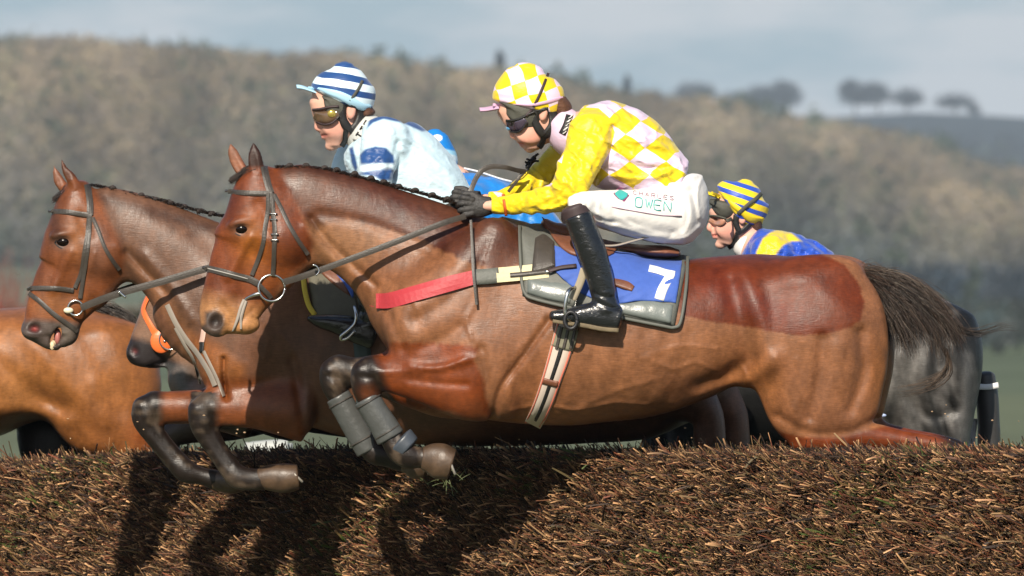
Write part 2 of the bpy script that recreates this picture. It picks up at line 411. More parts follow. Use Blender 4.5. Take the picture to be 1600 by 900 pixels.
def tube(P, r, nsub=6, ns=8, closed=False):
    """P: world points (n,3); r scalar or per point"""
    P = np.asarray(P, float); r = np.full(len(P), r, float) if np.isscalar(r) else np.asarray(r, float)
    T = catmull(np.c_[P, r], nsub); n = len(T)
    d = np.gradient(T[:, :3], axis=0); d /= np.linalg.norm(d, axis=1)[:, None]+1e-12
    up = np.array([0, -1., 0.1]); a = np.cross(d, up); a /= np.linalg.norm(a, axis=1)[:, None]+1e-9; b = np.cross(d, a)
    th = np.linspace(0, 2*math.pi, ns, endpoint=False)
    V = T[:, None, :3]+T[:, 3][:, None, None]*(a[:, None]*np.cos(th)[None, :, None]+b[:, None]*np.sin(th)[None, :, None])
    F = [(i*ns+j, i*ns+(j+1) % ns, (i+1)*ns+(j+1) % ns, (i+1)*ns+j) for i in range(n-1) for j in range(ns)]
    F += [tuple(range(ns))[::-1], tuple(range((n-1)*ns, n*ns))]
    return V.reshape(-1, 3), F
def W3(fr, pts):
    """(px,py,localy) -> world"""
    return np.array([(float(fr.x(a)), c+fr.Y, float(fr.z(b))) for a, b, c in pts])
def ring(fr, cx, cy, r, y, tr, sq=1., tilt=0., n=20):
    th = np.linspace(0, 2*math.pi, n+1); pts = [(cx+r*math.cos(t), cy+r*sq*math.sin(t), y+tilt*math.cos(t)) for t in th]
    return tube(W3(fr, pts), tr, nsub=2, ns=8)
def ball(c, r, n=16, m=10):
    V = [(0, 0, 1)]+[(math.sin(math.pi*i/m)*math.cos(2*math.pi*j/n), math.sin(math.pi*i/m)*math.sin(2*math.pi*j/n), math.cos(math.pi*i/m)) for i in range(1, m) for j in range(n)]+[(0, 0, -1)]
    F = [(0, 1+j, 1+(j+1) % n) for j in range(n)]+[(1+(i-1)*n+j, 1+i*n+j, 1+i*n+(j+1) % n, 1+(i-1)*n+(j+1) % n) for i in range(1, m-1) for j in range(n)]+[(len(V)-1, 1+(m-2)*n+(j+1) % n, 1+(m-2)*n+j) for j in range(n)]
    r = np.array([r]*3 if np.isscalar(r) else r); return np.array(V)*r+np.array(c), F
def strands(paths, r0, r1=.1, ns=3):
    """paths (N,K,3) hair-like strands; one vertex array and quad array"""
    P = np.asarray(paths, float); Nn, K, _ = P.shape
    d = np.gradient(P, axis=1); d /= np.linalg.norm(d, axis=2)[..., None]+1e-12
    up = np.array([.1, -1., .05]); a = np.cross(d, up); a /= np.linalg.norm(a, axis=2)[..., None]+1e-9; b = np.cross(d, a)
    rr = (np.asarray(r0).reshape(-1, 1)*np.ones((Nn, 1)))*np.linspace(1, r1, K)[None]
    th = np.arange(ns)*2*math.pi/ns
    V = P[:, :, None]+rr[:, :, None, None]*(a[:, :, None]*np.cos(th)[None, None, :, None]+b[:, :, None]*np.sin(th)[None, None, :, None])
    base = (np.arange(Nn)*K*ns)[:, None, None]; i = np.arange(K-1)[None, :, None]*ns; j = np.arange(ns)[None, None, :]; j2 = (j+1) % ns
    F = np.stack([base+i+j, base+i+j2, base+i+ns+j2, base+i+ns+j], -1).reshape(-1, 4)
    return V.reshape(-1, 3), F
# ------------------------------------------------------------------ the setting
mat('grass', (.075, .115, .035), .9, spec=.2, nscale=.25, namt=.45, bscale=30, bstr=.4)
mat('hill_ground', attr='col', rough=.95, spec=.1, nscale=.02, namt=.3)
mat('wood_foliage', attr='col', rough=.95, spec=.05)
mat('trunk', (.085, .065, .05), .9, spec=.1, nscale=2, namt=.3)

SKY_PX = [-7000, -3000, -400, 0, 120, 260, 420, 520, 640, 700, 780, 860, 960, 1060, 1150, 1250, 1330, 1420, 1520, 1600, 2000, 4500]
SKY_PY = [190, 110, 104, 94, 86, 93, 101, 94, 106, 116, 122, 134, 160, 176, 190, 216, 232, 252, 284, 305, 350, 250]
DHILL = 3000.
def zpx(py, d): return CZ-(py-450)/S*d/D
def hill_h(X, d):
    """height of the terrain at distance d from the camera"""
    px = X/d*D*S+800
    crest = np.interp(px, SKY_PX, SKY_PY)+16
    zc = zpx(crest, DHILL)
    t = np.clip((d-1250)/(DHILL-1250), 0, 1); base = t*t*(3-2*t)
    far = np.clip((d-4300)/900, 0, 1); zf = zpx(192+6*np.sin(px*.012), 5400.)
    hump = 4*np.sin(X*.013+d*.004)*np.clip((d-1500)/600, 0, 1)
    back = np.clip((d-DHILL)/700, 0, 1)
    h = zc*base*(1-back*.55)+hump*base*(1-far)
    return h*(1-far)+far*zf*np.clip(1-(d-5600)/4000, .2, 1)
def grid_sheet(name, ds, nx, span, hf, m, colf=None, kind='structure', lift=0.):
    V = []; 
    for d in ds:
        xs = np.linspace(-span(d), span(d), nx); V.append(np.stack([xs, np.full(nx, d-D), hf(xs, np.full(nx, d))+lift], 1))
    V = np.array(V).reshape(-1, 3); n = len(ds); a = np.arange(n-1)[:, None]*nx+np.arange(nx-1)[None]
    F = np.stack([a, a+1, a+nx+1, a+nx], -1).reshape(-1, 4)
    col = colf(V) if colf else None
    o = mesh(name, V, F, m, None, col); tag(o, kind=kind); return o
def ground_h(X, d):
    return np.where(d > 1200, hill_h(X, d), 0.)
def ground_col(V):
    d = V[:, 1]+D; X = V[:, 0]; C = np.tile([.115, .135, .085], (len(V), 1))
    fld = np.floor(d/230+.4*np.sin(X/60))
    for k, c in ((0, (.12, .14, .085)), (1, (.10, .125, .08)), (2, (.17, .13, .08)), (3, (.10, .13, .08)), (4, (.22, .16, .10))):
        C = np.where(((fld % 5) == k)[:, None], np.array(c), C)
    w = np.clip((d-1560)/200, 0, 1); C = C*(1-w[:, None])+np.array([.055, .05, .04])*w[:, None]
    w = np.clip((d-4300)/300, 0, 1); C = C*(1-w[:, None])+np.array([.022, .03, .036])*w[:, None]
    return C
ds = np.concatenate([np.linspace(-250, 5, 6), np.geomspace(10, 1200, 60), np.linspace(1230, 6200, 120), np.geomspace(6400, 9000, 6)])
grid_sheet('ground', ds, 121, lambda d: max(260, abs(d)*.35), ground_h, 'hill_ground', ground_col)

def tri_cloud(C, Rad, n, size, seed, flat=.5):
    """leafy/twiggy clumps: n small triangles scattered through each ellipsoid"""
    rs = np.random.default_rng(seed); m = len(C)
    u = rs.normal(size=(m, n, 3)); u /= np.linalg.norm(u, axis=2)[..., None]; r = rs.random((m, n, 1))**.45
    P = C[:, None]+u*r*Rad[:, None]
    a = rs.normal(size=(m, n, 3)); a /= np.linalg.norm(a, axis=2)[..., None]; b = rs.normal(size=(m, n, 3)); b /= np.linalg.norm(b, axis=2)[..., None]
    sz = (size if np.isscalar(size) else np.asarray(size)[:, None, None])*(.5+rs.random((m, n, 1)))
    V = np.stack([P+a*sz, P-a*sz*.6+b*sz*.6, P-b*sz], 2)
    return V.reshape(-1, 3), np.arange(m*n*3).reshape(-1, 3)
def wood(name, npts, dr, seed, cols, label, conif=.12, size=4.5, pxr=(-300, 1900), tree_r=5.0, cov=None, ntri=70):
    rs = np.random.default_rng(seed)
    d = dr[0]+(dr[1]-dr[0])*rs.random(npts)**.9; px = rs.uniform(*pxr, npts); X = (px-800)/S*d/D
    if cov is not None: k = cov(px, d, rs); d, px, X = d[k], px[k], X[k]
    m = len(d); h = hill_h(X, d); rad = tree_r*(.7+.6*rs.random(m))
    isc = (rs.random(m) < conif*(1+1.5*np.sin(px*.02+d*.003)))
    Rad = np.stack([rad*np.where(isc, .55, 1), rad*np.where(isc, .55, 1), rad*np.where(isc, 1.5, 1.15)], 1)
    C = np.stack([X, d-D, h+Rad[:, 2]*.9], 1)
    V, F = tri_cloud(C, Rad, ntri, size*.34, seed+1)
    base = np.array(cols)[rs.integers(0, len(cols), m)]*(.93+.14*rs.random((m, 1)))
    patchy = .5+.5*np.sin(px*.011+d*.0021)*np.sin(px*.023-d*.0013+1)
    base = base*(.60+.66*patchy[:, None]); lw = np.clip((d-1450)/900+.25*np.sin(px*.009), 0, 1)[:, None]; base = base*lw+base*np.array([.34, .48, .68])*(1-lw); base[isc] = np.array([.05, .065, .04])*(.8+.5*rs.random((isc.sum(), 1)))  # lower slopes tinted dark slate: cloud shadow put into the tree colour
    # trunks as slim pale uprights below the crowns
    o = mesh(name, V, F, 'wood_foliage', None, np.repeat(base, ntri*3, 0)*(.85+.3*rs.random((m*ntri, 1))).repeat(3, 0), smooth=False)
    tag(o, label, 'woodland', kind='stuff'); return o
brown = [(.235, .185, .12), (.255, .20, .125), (.205, .165, .12), (.225, .195, .115), (.185, .155, .115)]
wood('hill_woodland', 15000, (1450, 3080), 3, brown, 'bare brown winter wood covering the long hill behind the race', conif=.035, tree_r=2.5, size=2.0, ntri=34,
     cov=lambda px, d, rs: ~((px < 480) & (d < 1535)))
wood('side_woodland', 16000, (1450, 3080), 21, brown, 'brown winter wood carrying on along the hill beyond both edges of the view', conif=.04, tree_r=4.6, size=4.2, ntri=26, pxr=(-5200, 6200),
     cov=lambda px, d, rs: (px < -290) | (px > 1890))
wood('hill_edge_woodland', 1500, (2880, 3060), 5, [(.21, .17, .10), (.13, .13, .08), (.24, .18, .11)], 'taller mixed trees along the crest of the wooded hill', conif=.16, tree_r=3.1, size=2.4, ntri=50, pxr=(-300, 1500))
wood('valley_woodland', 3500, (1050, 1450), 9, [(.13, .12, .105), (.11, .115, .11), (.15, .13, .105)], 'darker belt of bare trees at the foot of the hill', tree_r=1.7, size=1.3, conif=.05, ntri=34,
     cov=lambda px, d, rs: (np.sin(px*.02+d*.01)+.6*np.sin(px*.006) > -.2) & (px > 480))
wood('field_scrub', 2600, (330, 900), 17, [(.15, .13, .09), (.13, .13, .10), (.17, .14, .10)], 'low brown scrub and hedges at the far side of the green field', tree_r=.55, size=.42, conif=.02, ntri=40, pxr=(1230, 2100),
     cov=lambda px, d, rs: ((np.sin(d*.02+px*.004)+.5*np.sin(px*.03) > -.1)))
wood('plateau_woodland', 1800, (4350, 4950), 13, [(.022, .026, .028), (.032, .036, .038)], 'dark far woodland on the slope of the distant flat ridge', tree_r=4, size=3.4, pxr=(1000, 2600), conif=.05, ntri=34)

def winter_tree(px, py_top, d, wpx, label, group, seed):
    rs = np.random.default_rng(seed); X = (px-800)/S*d/D; z0 = float(hill_h(np.array([X]), np.array([d]))[0]); zt = zpx(py_top, d); H = zt-z0; w = wpx/S*d/D
    t = empty('bare_tree', (X, d-D, z0)); tag(t, label, 'tree', group)
    parts = [tube([(X, d-D, z0-1), (X+.02*w, d-D, z0+H*.35), (X, d-D, z0+H*.7)], [H*.035, H*.025, H*.012], 3, 6)]
    cents = []
    for k in range(9):
        a = rs.uniform(0, 2*math.pi); e = rs.uniform(.3, 1); q = np.array([X+math.cos(a)*w*.42*e, d-D+math.sin(a)*w*.42*e, z0+H*rs.uniform(.55, .93)])
        parts.append(tube([(X, d-D, z0+H*rs.uniform(.25, .45)), ((X+q[0])/2, (d-D+q[1])/2, (z0+H*.35+q[2])/2+H*.05), q], [H*.018, H*.012, H*.004], 3, 5)); cents.append(q)
    V, F = merge(parts); mesh('trunk', V, F, 'trunk', t)
    cents = np.array(cents+[(X, d-D, z0+H*.72), (X-.2*w, d-D, z0+H*.6), (X+.2*w, d-D, z0+H*.62)]); Rd = np.tile([w*.38, w*.38, H*.23], (len(cents), 1))
    V, F = tri_cloud(cents, Rd, 200, H*.040, seed+50)
    mesh('crown', V, F, 'wood_foliage', t, np.tile([.010, .012, .014], (len(V), 1)), smooth=False)
for i, a in enumerate([(1082, 138, 44, 'small round bare tree alone just left of the ridge clump'), (1150, 152, 40, 'leftmost low tree of the clump of three on the ridge'),
                       (1188, 144, 44, 'middle tree of the clump of three on the ridge'), (1224, 136, 50, 'tall dark right-hand tree of the clump of three on the ridge'),
                       (1335, 133, 34, 'slim upright tree on the bare ridge, first of the row of four'), (1372, 136, 44, 'forked bare tree standing second in the ridge row'),
                       (1416, 145, 44, 'rounded bare tree standing third in the ridge row'), (1492, 152, 54, 'broad low tree alone at the right of the ridge'),
                       (1522, 168, 16, 'tiny bush beside the broad low ridge tree')]):
    winter_tree(a[0], a[1]-5, 5300+i*13, a[2]*1.3, a[3], 'bare trees on the skyline ridge', 100+i)
for i, a in enumerate([(780, 84, 11, 'thin bare tree poking above the hill skyline over the yellow cap'), (980, 124, 8, 'narrow dark conifer-like tree on the skyline right of the yellow jockey')]):
    winter_tree(a[0], a[1], 3010, a[2], a[3], 'trees standing proud of the wooded hill', 140+i)

# red-twigged bush at the left edge of the field
rs = np.random.default_rng(77); bx, by = (8-800)/S*160/D, 160-D
bush = empty('red_shrub', (bx, by, 0)); tag(bush, 'leafless red-twigged shrub at the far left edge behind the horses', 'shrub')
P = []
for k in range(260):
    a = rs.uniform(0, 6.28); l = rs.uniform(1.2, 2.8); dv = np.array([math.cos(a)*rs.uniform(.1, .75), math.sin(a)*rs.uniform(.1, .75), 1.]); dv /= np.linalg.norm(dv); b0 = np.array([bx+rs.normal(0, .25), by+rs.normal(0, .25), .05]); t = np.linspace(0, 1, 6)[:, None]
    P.append(b0+dv*l*t+np.array([rs.normal(0, .25), rs.normal(0, .25), -.15])*t*t)
V, F = strands(np.array(P), .014, .3, 3); mesh('stems', V, F, mat('red_twig', (.30, .07, .045), .7), bush)

# far field hedge line and running rail
rs = np.random.default_rng(31)
C = np.stack([rs.uniform(-60, 60, 700), rs.normal(395, 1.2, 700), rs.uniform(.3, .9, 700)], 1)
V, F = tri_cloud(C, np.tile([.8, .6, .5], (700, 1)), 30, .18, 33)
o = mesh('field_hedge', V, F, 'wood_foliage', None, np.tile([.05, .045, .03], (len(V), 1)), smooth=False); tag(o, 'low clipped hedge line far across the green field', 'hedge')
mat('white_plastic', (.40, .42, .40), .5)
rail = empty('running_rail', (-2.2, 8, 0)); tag(rail, 'short piece of white plastic rail glimpsed under the second horse', 'rail')
fR = Frame(8.); V, F = tube(W3(fR, [(392, 703, 0), (420, 700, 0), (450, 699, 0)]), .034, 4, 10); mesh('rail', V, F, 'white_plastic', rail)
for px in (394, 446):
    V, F = tube(W3(fR, [(px, 692, .05), (px-2, 760, .05), (px-4, 1176, .05)]), .03, 2, 8); mesh('post', V, F, 'white_plastic', rail)

# ------------------------------------------------------------------ the birch fence
mat('twig', attr='col', rough=.55, spec=.35)
mat('fence_core', (.018, .012, .009), .95, spec=.1)
fence = empty('brush_fence', (0, .3, 0)); tag(fence, 'steeplechase fence packed with brown birch twigs in front of the jumping horses', 'fence')
TD = np.array([-.640, .768]); ND = np.array([-.768, -.640])
def fence_pt(s): return np.array([.42+TD[0]*s, TD[1]*s])
def ztop(s):
    s = np.clip(s, -2.9, 4.3); X = .42+TD[0]*s; Y = TD[1]*s; px = X*S*D/(D+Y)+800
    py = np.interp(px, [-50, 60, 150, 300, 900, 1600], [712, 706, 699, 695, 693, 690]); return CZ-(py-450)/S*(D+Y)/D
ss = np.linspace(-6, 10, 110); TH = .85; V = []; prof = [(-.03, -.02), (-.03, -.06), (.02, -.03), (.12, -.028), (.5, -.028), (TH-.1, -.03), (TH, -.07), (TH, -9)]
for s_ in ss:
    p = fence_pt(s_); z = float(ztop(s_))
    for (o_, dz) in [(.02, -9), (.02, -.3), (.03, -.1), (.07, -.045), (.16, -.03), (.5, -.03), (TH-.08, -.045), (TH, -.12), (TH, -9)]:
        q = p-ND*o_; V.append((q[0], q[1], -.02 if dz < -5 else z+dz+.012*math.sin(s_*7)))
nr = 9; F = [(i*nr+j, (i+1)*nr+j, (i+1)*nr+j+1, i*nr+j+1) for i in range(len(ss)-1) for j in range(nr-1)]; F += [tuple(range(nr)), tuple(range((len(ss)-1)*nr, len(ss)*nr))[::-1]]
mesh('packed_core', V, F, 'fence_core', fence)
def twigs(n, s0, s1, zlo, face, seed, rad=(.0015, .0042), lng=(.03, .085)):
    rs = np.random.default_rng(seed); s_ = rs.uniform(s0, s1, n); zt = ztop(s_)
    q_ = rs.random(n); lump = .02*np.sin(s_*5.3+1)+.012*np.sin(s_*13)
    if face:
        h = rs.random(n)**.9*zlo; z = zt-.035-h; edge = np.clip(1-h/.06, 0, 1)
        dep = rs.uniform(-.025, .035, n)-(.012*np.sin(s_*17+z*23)+.010*np.sin(s_*41-z*37+1)+.008*np.sin(s_*77+z*71))
        B = np.stack([.42+TD[0]*s_+ND[0]*(-dep), TD[1]*s_+ND[1]*(-dep), z], 1)
        dirv = np.stack([ND[0]*.55+TD[0]*.05+np.zeros(n)-.25, ND[1]*.62+np.zeros(n), .42+np.zeros(n)], 1)+rs.normal(size=(n, 3))*[.36, .36, .32]
    else:
        w = rs.uniform(.0, TH, n); z = zt-.05+rs.normal(0, .012, n)
        B = np.stack([.42+TD[0]*s_-ND[0]*w, TD[1]*s_-ND[1]*w, z], 1)
        dirv = np.stack([-.35+np.zeros(n), np.full(n, -.15), np.full(n, .75)], 1)+rs.normal(size=(n, 3))*[.4, .4, .2]
    dirv /= np.linalg.norm(dirv, axis=1)[:, None]
    L = rs.uniform(*lng, n)[:, None]*(1 if face else .75); bend = rs.normal(size=(n, 3))*.12
    K = 4; t = np.linspace(0, 1, K)[None, :, None]
    P = B[:, None]+dirv[:, None]*L[:, None]*t+bend[:, None]*L[:, None]*t*t-np.zeros(3)
    r = rad[0]+(rad[1]-rad[0])*rs.random(n)**2.2
    V, F = strands(P, r, .75, 3)
    caps_ = (np.arange(n)*K*3+(K-1)*3)[:, None]+np.arange(3)[None]
    pal = np.array([(.080, .038, .022), (.14, .058, .028), (.036, .022, .015), (.12, .074, .030), (.075, .055, .024), (.16, .052, .028), (.24, .15, .075), (.022, .014, .011), (.15, .090, .045)])
    pr = np.array([.22, .15, .19, .12, .10, .06, .02, .15, .04]); ci = rs.choice(len(pal), n, p=pr/pr.sum())
    grn = (np.sin(s_*2.1+1.3)*np.sin(s_*5+B[:, 2]*9) > .45) & (rs.random(n) < .12); c = pal[ci]*(.6+.9*rs.random((n, 1))); c[grn] = np.array([.06, .085, .018])*(.6+.8*rs.random((grn.sum(), 1)))
    cc = np.repeat(c[:, None], K, 1); tip = rs.random(n) < .26
    tc_ = np.array([.58, .33, .16])*(.5+.8*rs.random((n, 1))); cc[tip, -1] = tc_[tip]; cc[tip, -2] = (.5*cc[tip, -2]+.5*tc_[tip])
    cc = np.repeat(cc[:, :, None], 3, 2).reshape(-1, 3)
    # end caps as an extra triangle on every tip
    Fq = [F, np.c_[caps_, caps_[:, 2]]]
    me_F = [tuple(f) for f in []]
    return V, F, caps_, cc
Vs, Fs, Cs, n0 = [], [], [], 0
for (n, a, b, zl, fc, sd, rd, lg) in [(105000, -3.1, 4.4, .58, True, 1, (.0010, .0031), (.018, .056)), (5000, -3.1, 4.4, .58, True, 2, (.0028, .0052), (.025, .06)), (14000, -6, 10, 1.3, True, 3, (.003, .006), (.05, .1)),
                              (26000, -3.4, 4.8, 0, False, 4, (.0010, .0026), (.012, .032)), (180, -3.4, 4.8, 0, False, 8, (.0008, .0016), (.05, .10)), (450, -3.1, 4.4, .58, True, 9, (.0012, .0024), (.07, .13)), (4000, -6, 10, 0, False, 5, (.002, .005), (.04, .08))]:
    V, F, cp, cc = twigs(n, a, b, zl, fc, sd, rd, lg)
    tri = np.vstack([np.c_[F[:, 0], F[:, 1], F[:, 2]], np.c_[F[:, 0], F[:, 2], F[:, 3]], cp])
    Vs.append(V); Fs.append(tri+n0); Cs.append(cc); n0 += len(V)
o = mesh('birch_twigs', np.vstack(Vs), np.vstack(Fs), 'twig', fence, np.vstack(Cs), smooth=False); o['kind'] = 'stuff'
# a few green sprigs and loose chips knocked up by the hooves
rs = np.random.default_rng(55); P = []
for k in range(14):
    c = W3(Frame(.12), [(692+rs.normal(0, 15), 752+rs.normal(0, 6), rs.normal(0, .03))])[0]; dv = np.array([rs.normal(0, .5), -.2, rs.normal(.2, .5)]); dv /= np.linalg.norm(dv)
    P.append(c[None]+np.linspace(0, .05, 4)[:, None]*dv+np.array([0, 0, -.01])*np.linspace(0, 1, 4)[:, None]**2)
V, F = strands(np.array(P), .0022, .5, 3); mesh('green_sprig', V, F, mat('sprig', (.11, .13, .05), .6), fence)['kind'] = 'stuff'
chips = []
for k in range(20):
    if k < 9: px, py = rs.uniform(60, 480), rs.uniform(640, 690)
    elif k < 16: px, py = rs.uniform(1450, 1600), rs.uniform(630, 690)
    else: px, py = rs.uniform(700, 1200), rs.uniform(660, 690)
    chips.append(ball(W3(Frame(rs.uniform(-.4, .3)), [(px, py, 0)])[0], (rs.uniform(.002, .006), .002, rs.uniform(.0015, .003)), 6, 4))
V, F = merge(chips); o = mesh('flying_twig_chips', V, F, mat('chip', (.38, .25, .14), .7)); tag(o, 'loose chips of birch flying just above the fence', 'debris', kind='stuff')

# ------------------------------------------------------------------ the air between here and the hills
hz = bpy.data.materials.new('haze'); hz.use_nodes = True; hz.node_tree.nodes.clear()
pv = N(hz.node_tree, 'ShaderNodeVolumePrincipled', ins={'Color': (.72, .86, 1.0, 1), 'Density': HAZE, 'Anisotropy': .0}); ho = N(hz.node_tree, 'ShaderNodeOutputMaterial', ins={'Volume': pv.outputs[0]})
x0, x1, y0, y1, z0, z1 = -5000, 5000, -400, 9200, -1.5, 190
V = [(x, y, z) for x in (x0, x1) for y in (y0, y1) for z in (z0, z1)]
o = mesh('haze', V, [(0, 1, 3, 2), (4, 6, 7, 5), (0, 4, 5, 1), (2, 3, 7, 6), (0, 2, 6, 4), (1, 5, 7, 3)], hz, None, smooth=False); tag(o, 'thin winter haze hanging over the valley and the hills', 'haze', kind='stuff')
# ------------------------------------------------------------------ shared materials for animals, tack, clothing
mat('coat', attr='col', rough=.44, spec=.36, nscale=26, namt=.28, bscale=90, bstr=.05, stretch=(1, 1, .4), bscale2=24, bstr2=.20, rot=(0, .5, 0))
_m = MATS['coat']; _nt = _m.node_tree; _b = _nt.nodes['Principled BSDF']; _src = _b.inputs['Base Color'].links[0].from_socket
_tc = N(_nt, 'ShaderNodeTexCoord'); _mp = N(_nt, 'ShaderNodeMapping', ins={'Vector': _tc.outputs['Object'], 'Scale': (38, 120, 300), 'Rotation': (0, R(-18), 0)})
_n = N(_nt, 'ShaderNodeTexNoise', ins={'Vector': _mp.outputs[0], 'Scale': 1.0, 'Detail': 3.0, 'Roughness': .6, 'Distortion': .6})
_v = N(_nt, 'ShaderNodeMapRange', ins={'Value': _n.outputs['Fac'], 'From Min': .3, 'From Max': .7, 'To Min': .80, 'To Max': 1.20})
_n2 = N(_nt, 'ShaderNodeTexNoise', ins={'Vector': _tc.outputs['Object'], 'Scale': 7.0, 'Detail': 5.0, 'Roughness': .7})
_v2 = N(_nt, 'ShaderNodeMapRange', ins={'Value': _n2.outputs['Fac'], 'From Min': .35, 'From Max': .65, 'To Min': .82, 'To Max': 1.14})
_s = N(_nt, 'ShaderNodeVectorMath', operation='SCALE'); _nt.links.new(_src, _s.inputs[0]); _nt.links.new(M_(_nt, 'MULTIPLY', _v.outputs[0], _v2.outputs[0]), _s.inputs['Scale']); _nt.links.new(_s.outputs[0], _b.inputs['Base Color'])
_bp = N(_nt, 'ShaderNodeBump', ins={'Height': _n.outputs['Fac'], 'Strength': .22, 'Distance': .004, 'Normal': _b.inputs['Normal'].links[0].from_socket}); _nt.links.new(_bp.outputs[0], _b.inputs['Normal'])
_rr = N(_nt, 'ShaderNodeMapRange', ins={'Value': _n2.outputs['Fac'], 'From Min': .35, 'From Max': .65, 'To Min': .34, 'To Max': .52}); _nt.links.new(_rr.outputs[0], _b.inputs['Roughness'])
def grain(C, px, py, y, seed, edge=None):
    n3 = vnoise(px, py, y, 6.5, seed); n4 = vnoise(px, py, y, 3.5, seed+1)
    C = C*(1+.10*n3[:, None]+.07*n4[:, None]); sp = np.clip(vnoise(px, py, y, 2.2, seed+2)-1.45, 0, .4)*2.5
    C = mixc(C, (.20, .15, .11), np.clip(sp, 0, .8)); L = C.mean(1, keepdims=True); return np.clip(L+(C-L)*1.10, .003, 1)
mat('hair', attr='col', rough=.45, spec=.4)
mat('eye', (.006, .003, .002), .16, spec=.2)
mat('leather', (.05, .042, .035), .45, nscale=30, namt=.25, bscale=160, bstr=.15)
mat('brown_leather', (.17, .065, .035), .42, nscale=14, namt=.35, bscale=60, bstr=.2)
mat('metal', (.62, .62, .60), .22, metal=1.)
mat('hoof', (.075, .045, .026), .42, nscale=24, namt=.5, bscale=60, bstr=.12, stretch=(1, 1, 1))
mat('boot_grey', (.07, .073, .07), .36, nscale=20, namt=.15, bscale=50, bstr=.25)
mat('black_rubber', (.015, .015, .017), .45)

def near(P, vol, px, py): return float(vol.surf(px, py)[0])
def make_ears(vol, ears):
    for rows in ears: vol.sweep(rows[0], k=.012, cap=(.6, .3)); 
    for rows in ears:
        if len(rows) > 1: vol.sweep(rows[1], k=.006, sub=True, cap=(1, 1))
def eye_of(fr, vol, root, px, py, r, name='eye'):
    y = near(None, vol, px, py)
    V, F = ball((float(fr.x(px)), y+fr.Y+r*fr.k*.35, float(fr.z(py))), (r*fr.k, r*fr.k*.75, r*fr.k*.75), 20, 14); e = mesh(name, V, F, 'eye', root)
    lid = MATS.get('eyelid') or mat('eyelid', (.012, .009, .008), .5)
    V, F = merge([tube(W3(fr, [(px-r*1.1, py+r*.15, y+.003), (px-r*.5, py-r*.75, y-.004), (px+r*.4, py-r*.8, y-.004), (px+r*1.1, py-r*.05, y+.003)]), .0035, 5, 8),
                  tube(W3(fr, [(px-r*1.1, py+r*.15, y+.003), (px-r*.4, py+r*.75, y-.002), (px+r*.5, py+r*.65, y-.002), (px+r*1.1, py-r*.05, y+.003)]), .0028, 5, 8)])
    mesh('eyelid', V, F, lid, e); return e
def mane(fr, root, path, yw, n, ln, cols, seed, down=(0, 1), r=.0016, knots=0):
    rs = np.random.default_rng(seed); T = catmull(path, 12); P = []; u = rs.uniform(0, len(T)-1.01, n); i = u.astype(int); f = (u-i)[:, None]; B = T[i]*(1-f)+T[i+1]*f
    K = 5
    for b in B:
        l = ln*rs.uniform(.5, 1.2); dx = rs.normal(.25, .5); sgn = rs.choice([-1, 1]); yo = rs.normal(0, yw*.5)
        P.append([(b[0]+dx*l*t, b[1]-l*(1.0*t-.62*t*t*down[1])+rs.normal(0, .4), yo+sgn*yw*t*t*.8) for t in np.linspace(0, 1, K)])
    P = np.array([W3(fr, p) for p in P]); V, F = strands(P, r*(.6+.8*rs.random(n)), .3, 3)
    c = np.array(cols)[rs.integers(0, len(cols), n)]; c = np.repeat(c, K*3, 0)
    o = mesh('mane', V, F, 'hair', root, c)
    return o
DK = [(.018, .012, .010), (.03, .018, .012), (.045, .028, .018), (.022, .016, .014)]

# ================================================================== the leading bay horse (nearest)
fA = Frame(0.)
hA = empty('horse', (float(fA.x(930)), 0, 0)); tag(hA, 'clipped bay racehorse nearest the camera, wearing the number 7 cloth and grey leg boots', 'horse')
vA = Vol(fA, 296, 1660, 214, 830, .40, .0068, dx=(296, 500, .0046), dz=(214, 545, .0046))
# trunk
vA.sweep([(690, 372, 652, 545, .15), (742, 345, 705, 640, .21), (800, 347, 765, 656, .25), (862, 360, 842, 664, .275), (930, 372, 922, 664, .29), (1000, 396, 1000, 654, .30), (1070, 403, 1062, 631, .295),
          (1130, 400, 1125, 606, .27), (1192, 397, 1185, 600, .255), (1250, 403, 1240, 620, .26), (1308, 419, 1290, 630, .245), (1350, 450, 1335, 610, .2)], k=.0, p=2.25, cap=(.35, .45))
# neck
vA.sweep([(412, 264, 462, 392, .066), (440, 260, 488, 404, .07), (500, 264, 507, 412, .075), (560, 277, 545, 432, .082), (620, 292, 574, 463, .095), (678, 308, 594, 500, .12), (735, 328, 616, 545, .155), (800, 352, 665, 600, .19)], k=.05, p=2.1, cap=(.5, .3))
# breast and shoulder
vA.ell(640, 500, 42, 62, .12, -.10, 15, k=.06); vA.ell(640, 500, 42, 62, .12, .10, 15, k=.06)
for sy in (-1, 1):
    vA.sweep([(770, 372, 32, .05, .15*sy), (735, 430, 55, .07, .17*sy), (695, 490, 62, .075, .18*sy), (665, 525, 50, .07, .17*sy)], k=.06)
    vA.ell(748, 560, 62, 78, .09, .18*sy, -30, k=.06)
